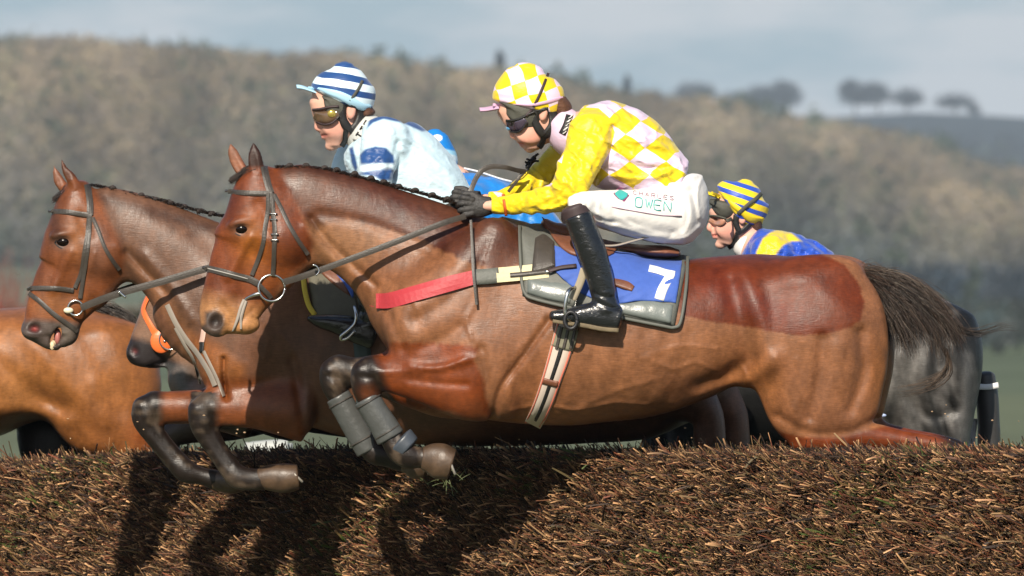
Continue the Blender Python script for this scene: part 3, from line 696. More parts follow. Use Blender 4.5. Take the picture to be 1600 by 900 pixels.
# hindquarters
for sy, ox in ((-1, 0), (1, 14)):
    vA.sweep([(1172+ox, 440, 1352+ox, 452, .11, .13*sy), (1170+ox, 520, 1383+ox, 505, .13, .145*sy), (1174+ox, 580, 1385+ox, 572, .12, .15*sy), (1190+ox, 628, 1377+ox, 618, .105, .15*sy), (1208+ox, 668, 1368+ox, 650, .085, .15*sy), (1232+ox, 700, 1350+ox, 672, .06, .15*sy)], k=.06, cap=(.5, .35))
    vA.sweep([(1275+ox, 672, 32, .07, .15*sy), (1340+ox, 679, 25, .055, .15*sy), (1400+ox, 686, 17, .042, .15*sy), (1452+ox, 694, 15, .036, .15*sy), (1490+ox, 708, 16, .03, .15*sy), (1535+ox, 742, 11, .024, .15*sy), (1575+ox, 770, 11, .024, .15*sy), (1592+ox, 782, 14, .03, .15*sy), (1612+ox, 800, 11, .026, .15*sy)], k=.03)
vA.ell(1330, 440, 34, 26, .07, 0, 30, k=.06)
# forelegs
FN = [(770, 530, 790, 650, .085, -.16), (738, 540, 748, 656, .085, -.165), (700, 543, 706, 645, .078, -.17), (655, 549, 658, 628, .064, -.17), (612, 556, 616, 614, .05, -.165), (582, 560, 590, 606, .042, -.16)]
vA.sweep(FN, k=.04, cap=(.4, .6))
vA.sweep([(580, 580, 25, .042, -.16), (571, 589, 22.5, .041, -.16), (573, 611, 20, .036, -.16), (589, 642, 17, .028, -.16), (607, 675, 17, .029, -.16), (626, 701, 22, .035, -.16), (642, 712, 20, .035, -.16), (658, 714, 16.5, .030, -.16), (674, 717, 20, .036, -.16)], k=.022)
vA.sweep([(r[0]-46, r[1]+1, r[2]-46, r[3]-2, r[4], .16) for r in FN], k=.04, cap=(.4, .6))
vA.sweep([(528, 578, 24, .042, .16), (519, 588, 22, .041, .16), (522, 610, 18, .036, .16), (542, 645, 14, .026, .16), (562, 682, 14, .027, .16), (584, 706, 20, .034, .16), (604, 714, 17, .035, .16), (622, 720, 17, .032, .16), (636, 722, 18, .036, .16)], k=.022)
# head
HA = [(382, 272, 424, 262, .058), (361, 299, 446, 296, .082), (346, 328, 474, 340, .092), (338, 352, 484, 372, .095), (330, 388, 480, 400, .078), (322, 425, 450, 430, .063), (316, 458, 424, 456, .056), (311, 490, 404, 484, .054), (316, 512, 400, 508, .050)]
vA.sweep(HA, k=.035, p=2.3, cap=(.45, .28))
vA.ell(440, 372, 42, 40, .05, -.06, 0, k=.02); vA.ell(440, 372, 42, 40, .05, .06, 0, k=.02)
vA.ell(384, 508, 17, 14, .040, 0, -15, k=.035)
vA.ell(340, 505, 24, 22, .03, -.028, 0, k=.014); vA.ell(340, 505, 24, 22, .03, .028, 0, k=.014)
for sy in (-1, 1):
    vA.ell(379, 347, 22, 9, .022, .078*sy, 12, k=.014)
    vA.ell(379, 359, 11, 8, .020, .098*sy, 0, k=.012, sub=True)
    vA.ell(337, 503, 10, 13, .022, .060*sy, -25, k=.008, sub=True)
vA.relief([(392, 372), (372, 405), (358, 432)], 7, .008, .03)
vA.relief([(398, 400), (385, 440), (378, 465)], 14, -.009, .03)
vA.relief([(405, 320), (418, 340), (420, 360)], 10, -.008, .03)
vA.relief([(398, 482), (386, 492), (376, 505), (366, 520)], 2.2, -.003, .01)
vA.relief([(350, 478), (362, 500), (356, 518)], 6, -.005, .02)
make_ears(vA, [([(395, 222, 397, 222, .003, -.045), (389, 238, 407, 236, .012, -.048), (388, 256, 412, 252, .017, -.048), (393, 274, 414, 270, .018, -.045)], [(394, 232, 399, 232, .006, -.064), (391, 250, 402, 250, .010, -.068), (396, 266, 404, 266, .007, -.066)]),
               ([(358, 223, 360, 223, .003, .05), (355, 238, 371, 236, .012, .052), (360, 256, 380, 252, .016, .05), (372, 275, 392, 272, .018, .045)], [(360, 232, 364, 232, .006, .034), (360, 250, 370, 250, .010, .030), (370, 266, 378, 266, .007, .030)])])
# surface anatomy
vA.relief([(487, 342), (508, 372), (545, 408), (590, 448)], 6, -.010, .03)
vA.relief([(478, 352), (500, 385), (530, 415)], 8, .007, .03)
vA.relief([(500, 335), (580, 350), (660, 385), (700, 410)], 9, -.006, .04)
vA.relief([(858, 500), (815, 560), (783, 605), (770, 655)], 5, -.014, .08)
vA.relief([(845, 520), (800, 600)], 18, .003, .08)
for pth in ([(800, 640), (850, 632), (900, 640), (960, 628), (1010, 632)], [(1010, 560), (1050, 575), (1085, 566), (1120, 580)], [(745, 470), (730, 500), (738, 530)], [(1150, 560), (1165, 590), (1160, 610)], [(610, 430), (640, 455), (655, 490)], [(1240, 560), (1250, 600), (1240, 640)]): vA.relief(pth, 2.6, .0035, .05)
for pth in ([(590, 625), (606, 660), (622, 690)], [(546, 628), (560, 664), (578, 696)]): vA.relief(pth, 4, -.006, .004)
for bx, by, br in ((560, 574, 9), (574, 600, 9), (590, 578, 10), (508, 574, 9), (520, 602, 8)): vA.relief([(bx, by), (bx+3, by+3)], br, .007, .01)
vA.relief([(566, 588), (584, 590)], 3, -.005, .01); vA.relief([(512, 588), (530, 590)], 3, -.005, .01); vA.relief([(728, 560), (690, 575), (640, 570)], 6, .007, .08)
vA.relief([(752, 545), (760, 590), (765, 640)], 7, -.010, .08)
vA.relief([(745, 420), (700, 470), (650, 500)], 12, -.008, .05); vA.relief([(720, 510), (690, 530), (660, 540)], 10, -.007, .06)
vA.relief([(600, 470), (618, 510), (632, 545)], 8, -.008, .05)
vA.relief([(750, 556), (700, 570), (650, 578), (600, 580)], 5, .005, .05); vA.relief([(730, 600), (690, 598), (640, 592)], 5, -.007, .08)
vA.relief([(1160, 425), (1178, 470), (1190, 520), (1198, 570)], 16, .012, .1); vA.relief([(1140, 440), (1150, 490), (1165, 540)], 14, -.009, .1)
vA.relief([(1060, 638), (1120, 610), (1170, 590), (1205, 560)], 16, .012, .1); vA.relief([(1090, 600), (1130, 585), (1170, 560)], 12, -.010, .1)
vA.relief([(1282, 530), (1278, 590), (1262, 650)], 10, -.012, .1); vA.relief([(1340, 520), (1345, 580), (1325, 640)], 10, -.014, .1); vA.relief([(1310, 540), (1312, 600)], 14, .006, .1)
vA.relief([(1215, 560), (1225, 620), (1245, 660)], 12, .006, .1)
vA.relief([(1230, 430), (1290, 460), (1330, 500)], 20, .006, .1)
for i, x in enumerate(range(880, 1060, 34)): vA.relief([(x+26, 520), (x+14, 570), (x-6, 620)], 9, -.0022, .1)
vA.relief([(900, 640), (960, 610), (1030, 590)], 4, .003, .1); vA.relief([(1000, 560), (1060, 540), (1120, 545)], 3.2, .0025, .1)
vA.relief([(1213, 648), (1260, 674), (1320, 674), (1372, 655)], 7, -.008, .08)

def colA(px, py, y):
    n = len(px); C = np.tile([.225, .105, .056], (n, 1)); e1, e2 = 1.6*vnoise(px, py, y, 5, 91), 1.6*vnoise(px, py, y, 4, 92)
    nz = vnoise(px, py, y, 60, 3); nz2 = vnoise(px, py, y, 16, 4)
    C = mixc(C, (.285, .135, .068), np.clip(.35+nz*.4, 0, 1)*.8)
    C = mixc(C, (.34, .145, .06), gauss(px, py, 1165, 590, 50, 34)*.75+gauss(px, py, 1195, 640, 26, 60)*.5)  # flank highlight painted into the coat as lighter orange
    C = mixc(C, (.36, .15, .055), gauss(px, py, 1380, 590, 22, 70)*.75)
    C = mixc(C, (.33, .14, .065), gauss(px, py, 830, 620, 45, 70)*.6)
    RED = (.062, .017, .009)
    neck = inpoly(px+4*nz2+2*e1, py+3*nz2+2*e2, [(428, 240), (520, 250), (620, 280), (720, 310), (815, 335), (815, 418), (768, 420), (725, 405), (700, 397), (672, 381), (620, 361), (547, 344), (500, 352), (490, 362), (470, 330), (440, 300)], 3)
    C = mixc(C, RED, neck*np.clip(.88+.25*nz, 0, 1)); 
    C = mixc(C, (.15, .072, .046), inpoly(px, py, [(500, 285), (560, 290), (660, 325), (720, 350), (700, 385), (620, 350), (540, 325)], 16)*.5*np.clip(.2+nz2*.9, 0, 1))
    C = mixc(C, (.05, .02, .014), np.exp(-((py-np.interp(px, [430, 500, 560, 620, 680, 735, 800], [262, 266, 279, 294, 310, 330, 352]))/9)**2)*(px > 428)*(px < 820)*.7)
    C = mixc(C, (.32, .18, .10), inpoly(px, py, [(478, 350), (545, 352), (600, 370), (590, 400), (545, 425), (500, 405)], 12)*.6)
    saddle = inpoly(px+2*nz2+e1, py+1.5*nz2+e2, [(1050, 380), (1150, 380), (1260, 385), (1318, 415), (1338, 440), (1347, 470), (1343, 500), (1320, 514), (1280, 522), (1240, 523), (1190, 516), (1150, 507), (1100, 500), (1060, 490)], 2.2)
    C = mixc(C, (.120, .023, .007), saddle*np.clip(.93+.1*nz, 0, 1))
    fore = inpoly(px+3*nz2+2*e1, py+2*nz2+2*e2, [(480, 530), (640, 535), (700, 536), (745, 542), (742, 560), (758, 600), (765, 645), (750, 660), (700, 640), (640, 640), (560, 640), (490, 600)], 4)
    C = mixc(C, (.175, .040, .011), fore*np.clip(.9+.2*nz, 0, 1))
    leg = inpoly(px+2*nz2, py, [(1190, 668), (1250, 682), (1310, 683), (1380, 665), (1470, 660), (1700, 760), (1700, 900), (1190, 760)], 2.5)
    C = mixc(C, (.17, .045, .018), leg)
    C = mixc(C, (.02, .014, .012), (np.clip((px-1455)/30, 0, 1))*(py > 640))
    # head
    hm = inpoly(px, py, [(300, 200), (425, 200), (436, 262), (470, 330), (490, 380), (480, 410), (440, 440), (410, 500), (400, 540), (290, 540)], 5)
    C = mixc(C, (.17, .050, .020), hm)
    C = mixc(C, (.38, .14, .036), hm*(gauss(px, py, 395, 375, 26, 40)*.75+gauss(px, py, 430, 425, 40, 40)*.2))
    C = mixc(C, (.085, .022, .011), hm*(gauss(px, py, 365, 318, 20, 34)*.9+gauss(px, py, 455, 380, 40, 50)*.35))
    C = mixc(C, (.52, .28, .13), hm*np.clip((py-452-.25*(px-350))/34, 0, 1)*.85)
    C = mixc(C, (.10, .05, .03), hm*gauss(px, py, 318, 480, 8, 50)*.3)
    C = mixc(C, (.045, .04, .04), hm*inpoly(px, py, [(321, 488), (338, 484), (350, 492), (352, 508), (346, 524), (352, 536), (320, 536), (312, 512), (320, 505)], 3.5)*.92)
    C = mixc(C, (.02, .015, .014), hm*gauss(px, py, 337, 503, 8, 10)*.9)
    C = mixc(C, (.12, .11, .10), gauss(px, py, 379, 358, 15, 11)*.6)
    er = inpoly(px, py, [(386, 215), (412, 215), (416, 250), (412, 262), (386, 262)], 4)
    C = mixc(C, (.022, .012, .010), er*.9); C = mixc(C, (.26, .13, .085), inpoly(px, py, [(350, 215), (372, 225), (382, 258), (372, 275), (356, 250)], 3)*.8)
    # lower forelegs: black points with dried mud
    bl = np.clip((604-px+.35*(py-575))/16, 0, 1)*(py > 520)*(px < 700)*(px > 480)
    bl = np.maximum(bl, ((py > 606)&(px < 720)&(px > 480)&((py-606) > (px-600)*1.1)).astype(float)*np.clip((py-603)/8, 0, 1))
    C = mixc(C, (.015, .010, .008), bl)
    C = mixc(C, (.15, .115, .085), bl*np.clip(nz2*1.2-.2+.5*vnoise(px, py, y, 5, 95)+gauss(px, py, 560, 592, 26, 22)*.7+gauss(px, py, 508, 590, 20, 22)*.7, 0, 1)*.5)
    C = mixc(C, (.16, .05, .02), gauss(px, py, 575, 612, 15, 12)*.7)
    C = C*(1+.06*nz[:, None]+.05*nz2[:, None]); C = grain(C, px, py, y, 61)*np.array([.83, .78, .74]); return np.clip(C, .004, 1)
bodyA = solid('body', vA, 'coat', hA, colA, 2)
eye_of(fA, vA, hA, 379, 358, 13)
mane(fA, hA, [(430, 262), (500, 265), (560, 279), (620, 294), (680, 310), (740, 330)], .022, 2300, 9, DK+[(.06, .035, .022)], 1)
def plaits(fr, root, path, step, r, seed):
    rs = np.random.default_rng(seed); T = catmull(path, 20); d = np.r_[0, np.cumsum(np.hypot(*np.diff(T, axis=0).T))]
    for u in np.arange(step*.6, d[-1], step)+rs.uniform(-4, 4, len(np.arange(step*.6, d[-1], step))):
        x, y = np.interp(u, d, T[:, 0]), np.interp(u, d, T[:, 1]); u2 = rs.uniform(.35, 1.1)
        V, F = merge([tube(W3(fr, [(x-r*1.1, y+1.5, -.012), (x-r*.6, y-r*.8*u2, -.016), (x+r*.3, y-r*.95*u2, -.012), (x+r, y-r*.1, -.006)]), [.004, .007, .008, .004], 4, 7), tube(W3(fr, [(x-r*.8, y+1, .004), (x, y-r*.9*u2, .006), (x+r, y, .008)]), .006, 4, 7)])
        mesh('plait', V, F, MATS.get('plait') or mat('plait', (.035, .024, .02), .6, bscale=300, bstr=.6), root)
plaits(fA, hA, [(440, 261), (500, 264), (560, 277), (620, 292), (678, 308), (735, 328)], 25, 5.2, 2)
def forelock(fr, root, pts, n, seed):
    rs = np.random.default_rng(seed); P = []
    T = catmull(pts, 6)
    for _ in range(n):
        o = rs.normal(0, 2.2, 2); f = rs.uniform(.6, 1.15); yy = rs.normal(0, .018)
        P.append(W3(fr, [(T[int(u*(len(T)-1))][0]+o[0]*(1-.3*u)+rs.normal(0, .8), T[int(u*(len(T)-1))][1]+o[1], yy) for u in np.linspace(0, 1, 6)]))
    V, F = strands(np.array(P), .0016, .3, 3); mesh('forelock', V, F, 'hair', root, np.repeat(np.array(DK)[rs.integers(0, 4, n)], 18, 0))
forelock(fA, hA, [(398, 262), (385, 266), (372, 276), (360, 283)], 260, 3)
# hooves with shoes
def hoof(fr, root, rows, yc, shoe):
    v = Vol(fr, min(r[0] for r in rows)-30, max(r[2] for r in rows)+30, min(r[1] for r in rows)-25, max(r[3] for r in rows)+25, .1, .004)
    v.F[:] = .5; v.sweep([(*r, b) for r, b in zip(rows, shoe[0])], k=0, p=2.2, cap=(.35, .10)); V, F = v.nets(); V[:, 1] += yc; V = relax(V, F, 1)
    h = mesh('hoof', V, F, 'hoof', root)
    a, b = shoe[1]; pts = []
    for u in np.linspace(.14, .86, 9): pts.append((a[0]+(b[0]-a[0])*u-2.2, a[1]+(b[1]-a[1])*u+.4, yc-.016-.030*math.sin(math.pi*u)))
    V, F = tube(W3(fr, pts), .0048, 3, 6); mesh('shoe', V, F, MATS.get('worn_shoe') or mat('worn_shoe', (.48, .44, .38), .45, metal=.3), h); return h
hoof(fA, hA, [(662, 696, 664, 734), (675, 691, 678, 742), (686, 692, 694, 748), (697, 702, 715, 748)], -.16, ((.032, .042, .052, .052), ((699, 703), (716, 745))))
hoof(fA, hA, [(626, 705, 630, 738), (638, 702, 642, 744), (648, 704, 656, 750), (658, 713, 673, 747)], .16, ((.032, .042, .052, .05), ((660, 713), (673, 745))))
# leg boots
def leg_boot(fr, root, rows, yc, strapy, label=None):
    xs = [r[0] for r in rows]; ys_ = [r[1] for r in rows]
    v = Vol(fr, min(xs)-50, max(xs)+50, min(ys_)-50, max(ys_)+50, .1, .0038)
    v.sweep(rows, k=0, cap=(.1, .1)); V, F = v.nets(); V[:, 1] += yc; V = relax(V, F, 1)
    b = mesh('leg_boot', V, F, 'boot_grey', root)
    if label: b['label'] = label
    (x0, y0), (x1, y1) = (rows[0][0], rows[0][1]), (rows[-1][0], rows[-1][1]); dx, dy = x1-x0, y1-y0; l = math.hypot(dx, dy)
    for t in strapy:
        cx, cy = x0+dx*t, y0+dy*t; nx, ny = -dy/l, dx/l; w = rows[0][2]*1.02; pts = [(cx+nx*w*math.cos(a), cy+ny*w*math.cos(a), yc-.001-(rows[0][3]+.001)*math.sin(a)) for a in np.linspace(0, math.pi, 11)]
        V, F = tube(W3(fr, pts), .0028, 2, 6); mesh('strap', V, F, 'leather', b)
    return b
leg_boot(fA, hA, [(574, 622, 21, .037), (586, 642, 21, .037), (600, 664, 22, .037), (611, 683, 23, .038)], -.16, (.08, .86))
leg_boot(fA, hA, [(527, 620, 20, .037), (541, 645, 20, .037), (558, 676, 20, .037), (574, 706, 19, .037)], .16, (.1, .8))
vv = Vol(fA, 600, 680, 650, 730, .08, .0036); vv.sweep([(626, 688, 25, .040), (638, 699, 22, .041)], k=0, cap=(.15, .15)); V, F = vv.nets(); V[:, 1] -= .162
mesh('fetlock_pad', relax(V, F, 1), F, mat('dark_pad', (.05, .06, .075), .35), hA)

# tail
def tail(fr, root, guides, n, cols, seed, r=.0022, K=16, ysp=.07, y0=0., jit=5., lr=(.55, 1.)):
    rs = np.random.default_rng(seed); G = []
    for g in guides:
        T = catmull(g, 8); s = np.r_[0, np.cumsum(np.hypot(*np.diff(T[:, :2], axis=0).T))]; t = np.linspace(0, s[-1], K); G.append(np.stack([np.interp(t, s, T[:, 0]), np.interp(t, s, T[:, 1])], 1))
    G = np.array(G); P = []; cc = []
    for i in range(n):
        u = rs.beta(.9, 1.0)*(len(G)-1); k = min(int(u), len(G)-2); f = u-k; g = G[k]*(1-f)+G[k+1]*f
        L = rs.uniform(*lr); t = np.linspace(0, L, K)*(K-1); g = np.stack([np.interp(t, range(K), g[:, 0]), np.interp(t, range(K), g[:, 1])], 1)
        w = np.linspace(0, 1, K); a, b, ph = rs.normal(size=3)
        g = g+np.stack([7*np.sin(u*7+w*4)*w, 5*np.cos(u*11+w*3)*w], 1)
        g = g+np.stack([a*jit*w*np.sin(w*3+ph)+rs.normal()*jit*.5*w, b*jit*w*np.cos(w*4+ph)+rs.normal()*jit*.5*w], 1)
        y = y0+rs.normal()*ysp*(.25+.75*w)*.6; P.append(W3(fr, np.c_[g, y])); c = np.array(cols[rs.integers(len(cols))])*(.7+.6*rs.random()); lock = .8+.45*math.sin(u*19)
        cc.append(np.repeat((c*lock)[None], K*3, 0))
    V, F = strands(np.array(P), r*(.6+.8*rs.random(n)), .25, 3); return mesh('tail', V, F, 'hair', root, np.vstack(cc))
TC = [(.06, .040, .030), (.035, .025, .020), (.085, .055, .038), (.13, .10, .075), (.045, .035, .030), (.075, .038, .025)]
tail(fA, hA, [[(1312, 422), (1345, 421), (1385, 428), (1430, 445), (1468, 472), (1496, 505), (1512, 535), (1516, 562)],
              [(1318, 426), (1360, 432), (1400, 450), (1440, 480), (1468, 512), (1480, 542), (1478, 568), (1466, 588)],
              [(1324, 430), (1360, 442), (1390, 470), (1410, 505), (1422, 532), (1428, 554), (1420, 574)],
              [(1330, 436), (1358, 455), (1375, 485), (1390, 515), (1392, 535), (1386, 556)]], 6200, TC, 5, r=.0011, jit=8., lr=(.2, .9), ysp=.09)
tail(fA, hA, [[(1440, 460), (1480, 500), (1510, 518), (1535, 519), (1560, 512), (1598, 514)], [(1450, 470), (1485, 506), (1512, 522), (1540, 520), (1565, 508), (1590, 507)]], 60, DK, 6, r=.0014, ysp=.02, jit=4)
tail(fA, hA, [[(1470, 540), (1478, 570), (1462, 592), (1430, 604), (1395, 608)], [(1480, 545), (1486, 580), (1465, 600), (1430, 612), (1400, 612)]], 60, [(.09, .06, .04)], 7, r=.0013, ysp=.02, jit=4)
# ================================================================== second horse, with the rider in pale blue
fB = Frame(.86)
hB = empty('horse', (float(fB.x(700)), 1.2, 0)); tag(hB, 'dark bay racehorse with open mouth and breastplate straps, just behind the nearest horse', 'horse')
vB = Vol(fB, 22, 1330, 240, 820, .40, .0075, dx=(22, 250, .0050), dz=(240, 560, .0050))
vB.sweep([(420, 372, 352, 560, .15), (480, 372, 440, 640, .22), (560, 392, 540, 680, .26), (640, 402, 630, 693, .28), (740, 410, 735, 697, .29), (840, 405, 830, 696, .28), (930, 402, 925, 692, .27), (1010, 405, 1000, 686, .25), (1080, 425, 1060, 660, .21)], k=0, p=2.25, cap=(.35, .45))
vB.sweep([(130, 292, 172, 402, .062), (165, 296, 196, 422, .068), (205, 305, 222, 436, .075), (255, 317, 247, 458, .088), (310, 332, 274, 498, .10), (370, 345, 298, 560, .13), (440, 365, 350, 600, .17)], k=.05, p=2.1, cap=(.5, .3))
for sy in (-1, 1):
    vB.ell(348, 570, 36, 58, .09, .10*sy, 10, k=.05)
    vB.sweep([(480, 400, 30, .05, .15*sy), (440, 460, 50, .07, .17*sy), (400, 520, 56, .07, .17*sy), (385, 560, 45, .07, .16*sy)], k=.06)
GN = [(470, 595, 480, 690, .08, -.16), (430, 600, 440, 678, .075, -.165), (390, 606, 398, 668, .062, -.165), (352, 608, 360, 667, .052, -.16), (326, 612, 334, 662, .044, -.16)]
vB.sweep(GN, k=.04, cap=(.4, .6))
vB.sweep([(324, 636, 23, .042, -.16), (316, 646, 21, .041, -.16), (321, 668, 20, .036, -.16), (340, 700, 17, .028, -.16), (358, 727, 17, .029, -.16), (374, 744, 19, .034, -.16), (394, 748, 17.5, .032, -.16), (414, 748, 17, .034, -.16)], k=.022)
vB.sweep([(r[0]-92, r[1]+4, r[2]-92, r[3]-4, r[4], .16) for r in GN], k=.04, cap=(.4, .6))
vB.sweep([(238, 634, 21.5, .042, .16), (225, 641, 20.5, .041, .16), (225, 658, 20, .036, .16), (247, 690, 17.5, .028, .16), (271, 719, 17.5, .029, .16), (290, 738, 18.5, .034, .16), (314, 745, 14, .029, .16), (338, 752, 17, .036, .16)], k=.022)
HB = [(100, 290, 140, 290, .055), (84, 322, 160, 318, .080), (70, 352, 184, 362, .092), (64, 385, 192, 400, .092), (56, 425, 186, 432, .072), (48, 455, 160, 452, .060), (41, 482, 138, 474, .054), (38, 504, 122, 496, .050), (42, 520, 116, 518, .046)]
vB.sweep(HB, k=.035, p=2.3, cap=(.45, .2))
vB.ell(155, 392, 38, 38, .05, -.055, 0, k=.02); vB.ell(155, 392, 38, 38, .05, .055, 0, k=.02)
vB.ell(50, 516, 17, 16, .048, 0, -20, k=.016); vB.sweep([(62, 524, 14, .04), (78, 536, 11, .036), (88, 542, 6, .03)], k=.012)
vB.sweep([(112, 510, 14, .040), (108, 526, 13, .036), (100, 534, 9, .03)], k=.012)
vB.ell(88, 525, 7, 19, .06, 0, -28, k=.006, sub=True)
for sy in (-1, 1):
    vB.ell(100, 366, 20, 8, .022, .078*sy, 8, k=.014); vB.ell(101, 379, 11, 8, .020, .100*sy, 0, k=.012, sub=True)
    vB.ell(53, 514, 11, 9, .022, .050*sy, 25, k=.006, sub=True); vB.ell(50, 522, 15, 7, .018, .034*sy, -10, k=.01)
vB.relief([(112, 395), (96, 428), (84, 452)], 7, .008, .03); vB.relief([(125, 425), (112, 460)], 14, -.009, .03); vB.relief([(128, 340), (140, 365)], 10, -.008, .03)
vB.relief([(200, 395), (228, 425), (262, 458)], 7, -.014, .03); vB.relief([(185, 385), (215, 420), (240, 440)], 8, .006, .03); vB.relief([(228, 400), (262, 440), (300, 500)], 9, .008, .04)
vB.relief([(352, 560), (352, 590), (356, 622)], 4, -.02, .02); vB.relief([(460, 560), (470, 620), (480, 680)], 8, -.012, .1)
for bx, by, br in ((304, 634, 8), (322, 656, 9), (336, 634, 9), (212, 630, 8), (226, 650, 8)): vB.relief([(bx, by), (bx+3, by+3)], br, .007, .01)
for pth in ([(326, 676), (346, 706), (362, 728)], [(232, 668), (254, 696), (274, 720)]): vB.relief(pth, 3.5, -.005, .004)
for pth in ([(150, 395), (140, 425), (128, 445)], [(440, 520), (470, 560), (480, 600)], [(400, 480), (420, 520), (415, 560)]): vB.relief(pth, 2.8, .0035, .03)
vB.relief([(250, 330), (300, 360), (350, 410)], 16, -.006, .04)
make_ears(vB, [([(96, 249, 98, 249, .003, -.045), (97, 266, 108, 264, .011, -.048), (104, 282, 121, 277, .016, -.048), (112, 298, 128, 292, .018, -.045)], [(100, 260, 103, 260, .006, -.062), (104, 276, 112, 276, .009, -.066)]),
               ([(82, 258, 84, 258, .003, .05), (81, 272, 93, 270, .011, .052), (84, 286, 101, 282, .015, .05), (96, 302, 112, 298, .018, .045)], [(84, 268, 88, 268, .006, .034), (86, 284, 94, 284, .009, .032)])])
# hind legs (partly seen under the nearest horse)
for sy, ox in ((-1, 0), (1, 40)):
    vB.sweep([(960+ox, 480, 1085+ox, 480, .11, .13*sy), (975+ox, 560, 1108+ox, 560, .11, .14*sy), (1030+ox, 610, 1118+ox, 615, .09, .14*sy), (1078+ox, 650, 1130+ox, 650, .07, .14*sy), (1084+ox, 695, 1134+ox, 695, .06, .14*sy), (1110+ox, 740, 1140+ox, 736, .045, .14*sy)], k=.05, cap=(.4, .4))
    vB.sweep([(1124+ox, 742, 16, .04, .14*sy), (1165+ox, 762, 12, .03, .14*sy), (1200+ox, 775, 14, .03, .14*sy)], k=.02)
def colB(px, py, y):
    n = len(px); C = np.tile([.15, .075, .048], (n, 1)); nz = vnoise(px, py, y, 60, 13); nz2 = vnoise(px, py, y, 16, 14)
    C = mixc(C, (.20, .095, .055), np.clip(.3+nz*.5, 0, 1)*.7)
    nk = inpoly(px, py, [(145, 285), (260, 305), (420, 350), (440, 420), (360, 560), (300, 560), (270, 490), (245, 455), (200, 420), (160, 350)], 8)
    C = mixc(C, (.15, .082, .053), nk*.8); C = mixc(C, (.24, .12, .065), inpoly(px, py, [(195, 400), (232, 415), (262, 455), (300, 520), (300, 580), (262, 500), (225, 440)], 5)*.75)
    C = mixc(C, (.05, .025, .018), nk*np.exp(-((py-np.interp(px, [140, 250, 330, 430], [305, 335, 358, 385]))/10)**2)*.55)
    C = mixc(C, (.30, .12, .045), inpoly(px, py, [(300, 520), (345, 540), (385, 570), (380, 620), (330, 632), (305, 600)], 8)*.85)
    hm = inpoly(px, py, [(0, 240), (135, 240), (146, 290), (165, 330), (196, 400), (192, 430), (150, 470), (130, 560), (0, 560)], 5)
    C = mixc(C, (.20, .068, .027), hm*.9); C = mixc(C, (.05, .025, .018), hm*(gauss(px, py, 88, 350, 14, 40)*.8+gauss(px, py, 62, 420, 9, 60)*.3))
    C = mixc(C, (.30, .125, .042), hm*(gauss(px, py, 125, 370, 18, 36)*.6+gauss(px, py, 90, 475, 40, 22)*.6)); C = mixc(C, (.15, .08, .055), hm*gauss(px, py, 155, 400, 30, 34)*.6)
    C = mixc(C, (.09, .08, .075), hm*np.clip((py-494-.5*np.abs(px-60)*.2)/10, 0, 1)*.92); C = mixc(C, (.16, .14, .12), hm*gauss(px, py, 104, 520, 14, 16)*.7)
    C = mixc(C, (.03, .02, .02), gauss(px, py, 53, 515, 12, 11)*(hm > .5)*.9); C = mixc(C, (.30, .06, .055), gauss(px, py, 55, 514, 5.5, 4)*.9*(hm > .5)); C = mixc(C, (.10, .095, .09), gauss(px, py, 101, 379, 15, 11)*.6)
    C = mixc(C, (.05, .022, .014), inpoly(px, py, [(93, 245), (104, 245), (122, 275), (108, 285), (96, 268)], 3)*.7)
    C = mixc(C, (.24, .12, .08), inpoly(px, py, [(78, 255), (90, 262), (98, 284), (92, 296), (82, 276)], 3)*.8)
    fo = inpoly(px, py, [(180, 600), (300, 590), (470, 590), (480, 700), (180, 700)], 6); C = mixc(C, (.20, .065, .025), fo*.9)
    bl = np.maximum(np.clip((258-px)/14, 0, 1)*(py > 600)*(px < 300), np.clip((350-px)/14, 0, 1)*(py > 612)*(px > 296))
    bl = np.maximum(bl, np.clip((py-658)/8, 0, 1)*(px < 440)*((py-655) > (px-345)*.35)); bl = np.maximum(bl, (py > 700)*1.)
    C = mixc(C, (.015, .010, .008), np.clip(bl, 0, 1)); C = mixc(C, (.16, .125, .095), np.clip(bl, 0, 1)*np.clip(nz2*1.2+.05+.5*vnoise(px, py, y, 5, 96), 0, 1)*(px < 460)*.5)
    C = mixc(C, (.22, .115, .075), inpoly(px, py, [(1060, 600), (1180, 600), (1200, 760), (1050, 760)], 8)*.9)
    C = grain(C, px, py, y, 71)*np.array([.78, .73, .69]); return np.clip(C*(1+.06*nz[:, None]), .004, 1)
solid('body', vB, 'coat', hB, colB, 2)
eye_of(fB, vB, hB, 101, 378, 12.5)
mane(fB, hB, [(142, 290), (200, 304), (255, 316), (310, 331), (370, 344)], .02, 1500, 8, DK, 11)
plaits(fB, hB, [(165, 295), (205, 304), (255, 316), (310, 331), (370, 345)], 23, 4.8, 12)
forelock(fB, hB, [(112, 288), (104, 296), (96, 304), (84, 312)], 220, 13)
hoof(fB, hB, [(404, 731, 408, 762), (422, 725, 428, 766), (440, 724, 454, 768), (456, 728, 479, 760)], -.16, ((.032, .042, .052, .050), ((452, 727), (480, 755))))
hoof(fB, hB, [(328, 738, 334, 766), (344, 734, 350, 771), (358, 735, 370, 772), (371, 741, 389, 765)], .16, ((.032, .042, .052, .05), ((370, 738), (390, 762))))
for (a, b, c, d) in ((93, 519, 86, 534), (88, 528, 80, 536)): pass
V, F = merge([ball(W3(fB, [(82+i*1.5, 540-i*1.5, -.022+.011*i)])[0], (.010, .006, .016), 8, 6) for i in range(5)]); mesh('teeth', V, F, mat('tooth', (.62, .50, .32), .4), hB)
V, F = ball(W3(fB, [(90, 526, 0)])[0], (.013, .024, .030), 12, 8); mesh('tongue', V, F, mat('tongue', (.45, .16, .14), .4), hB)
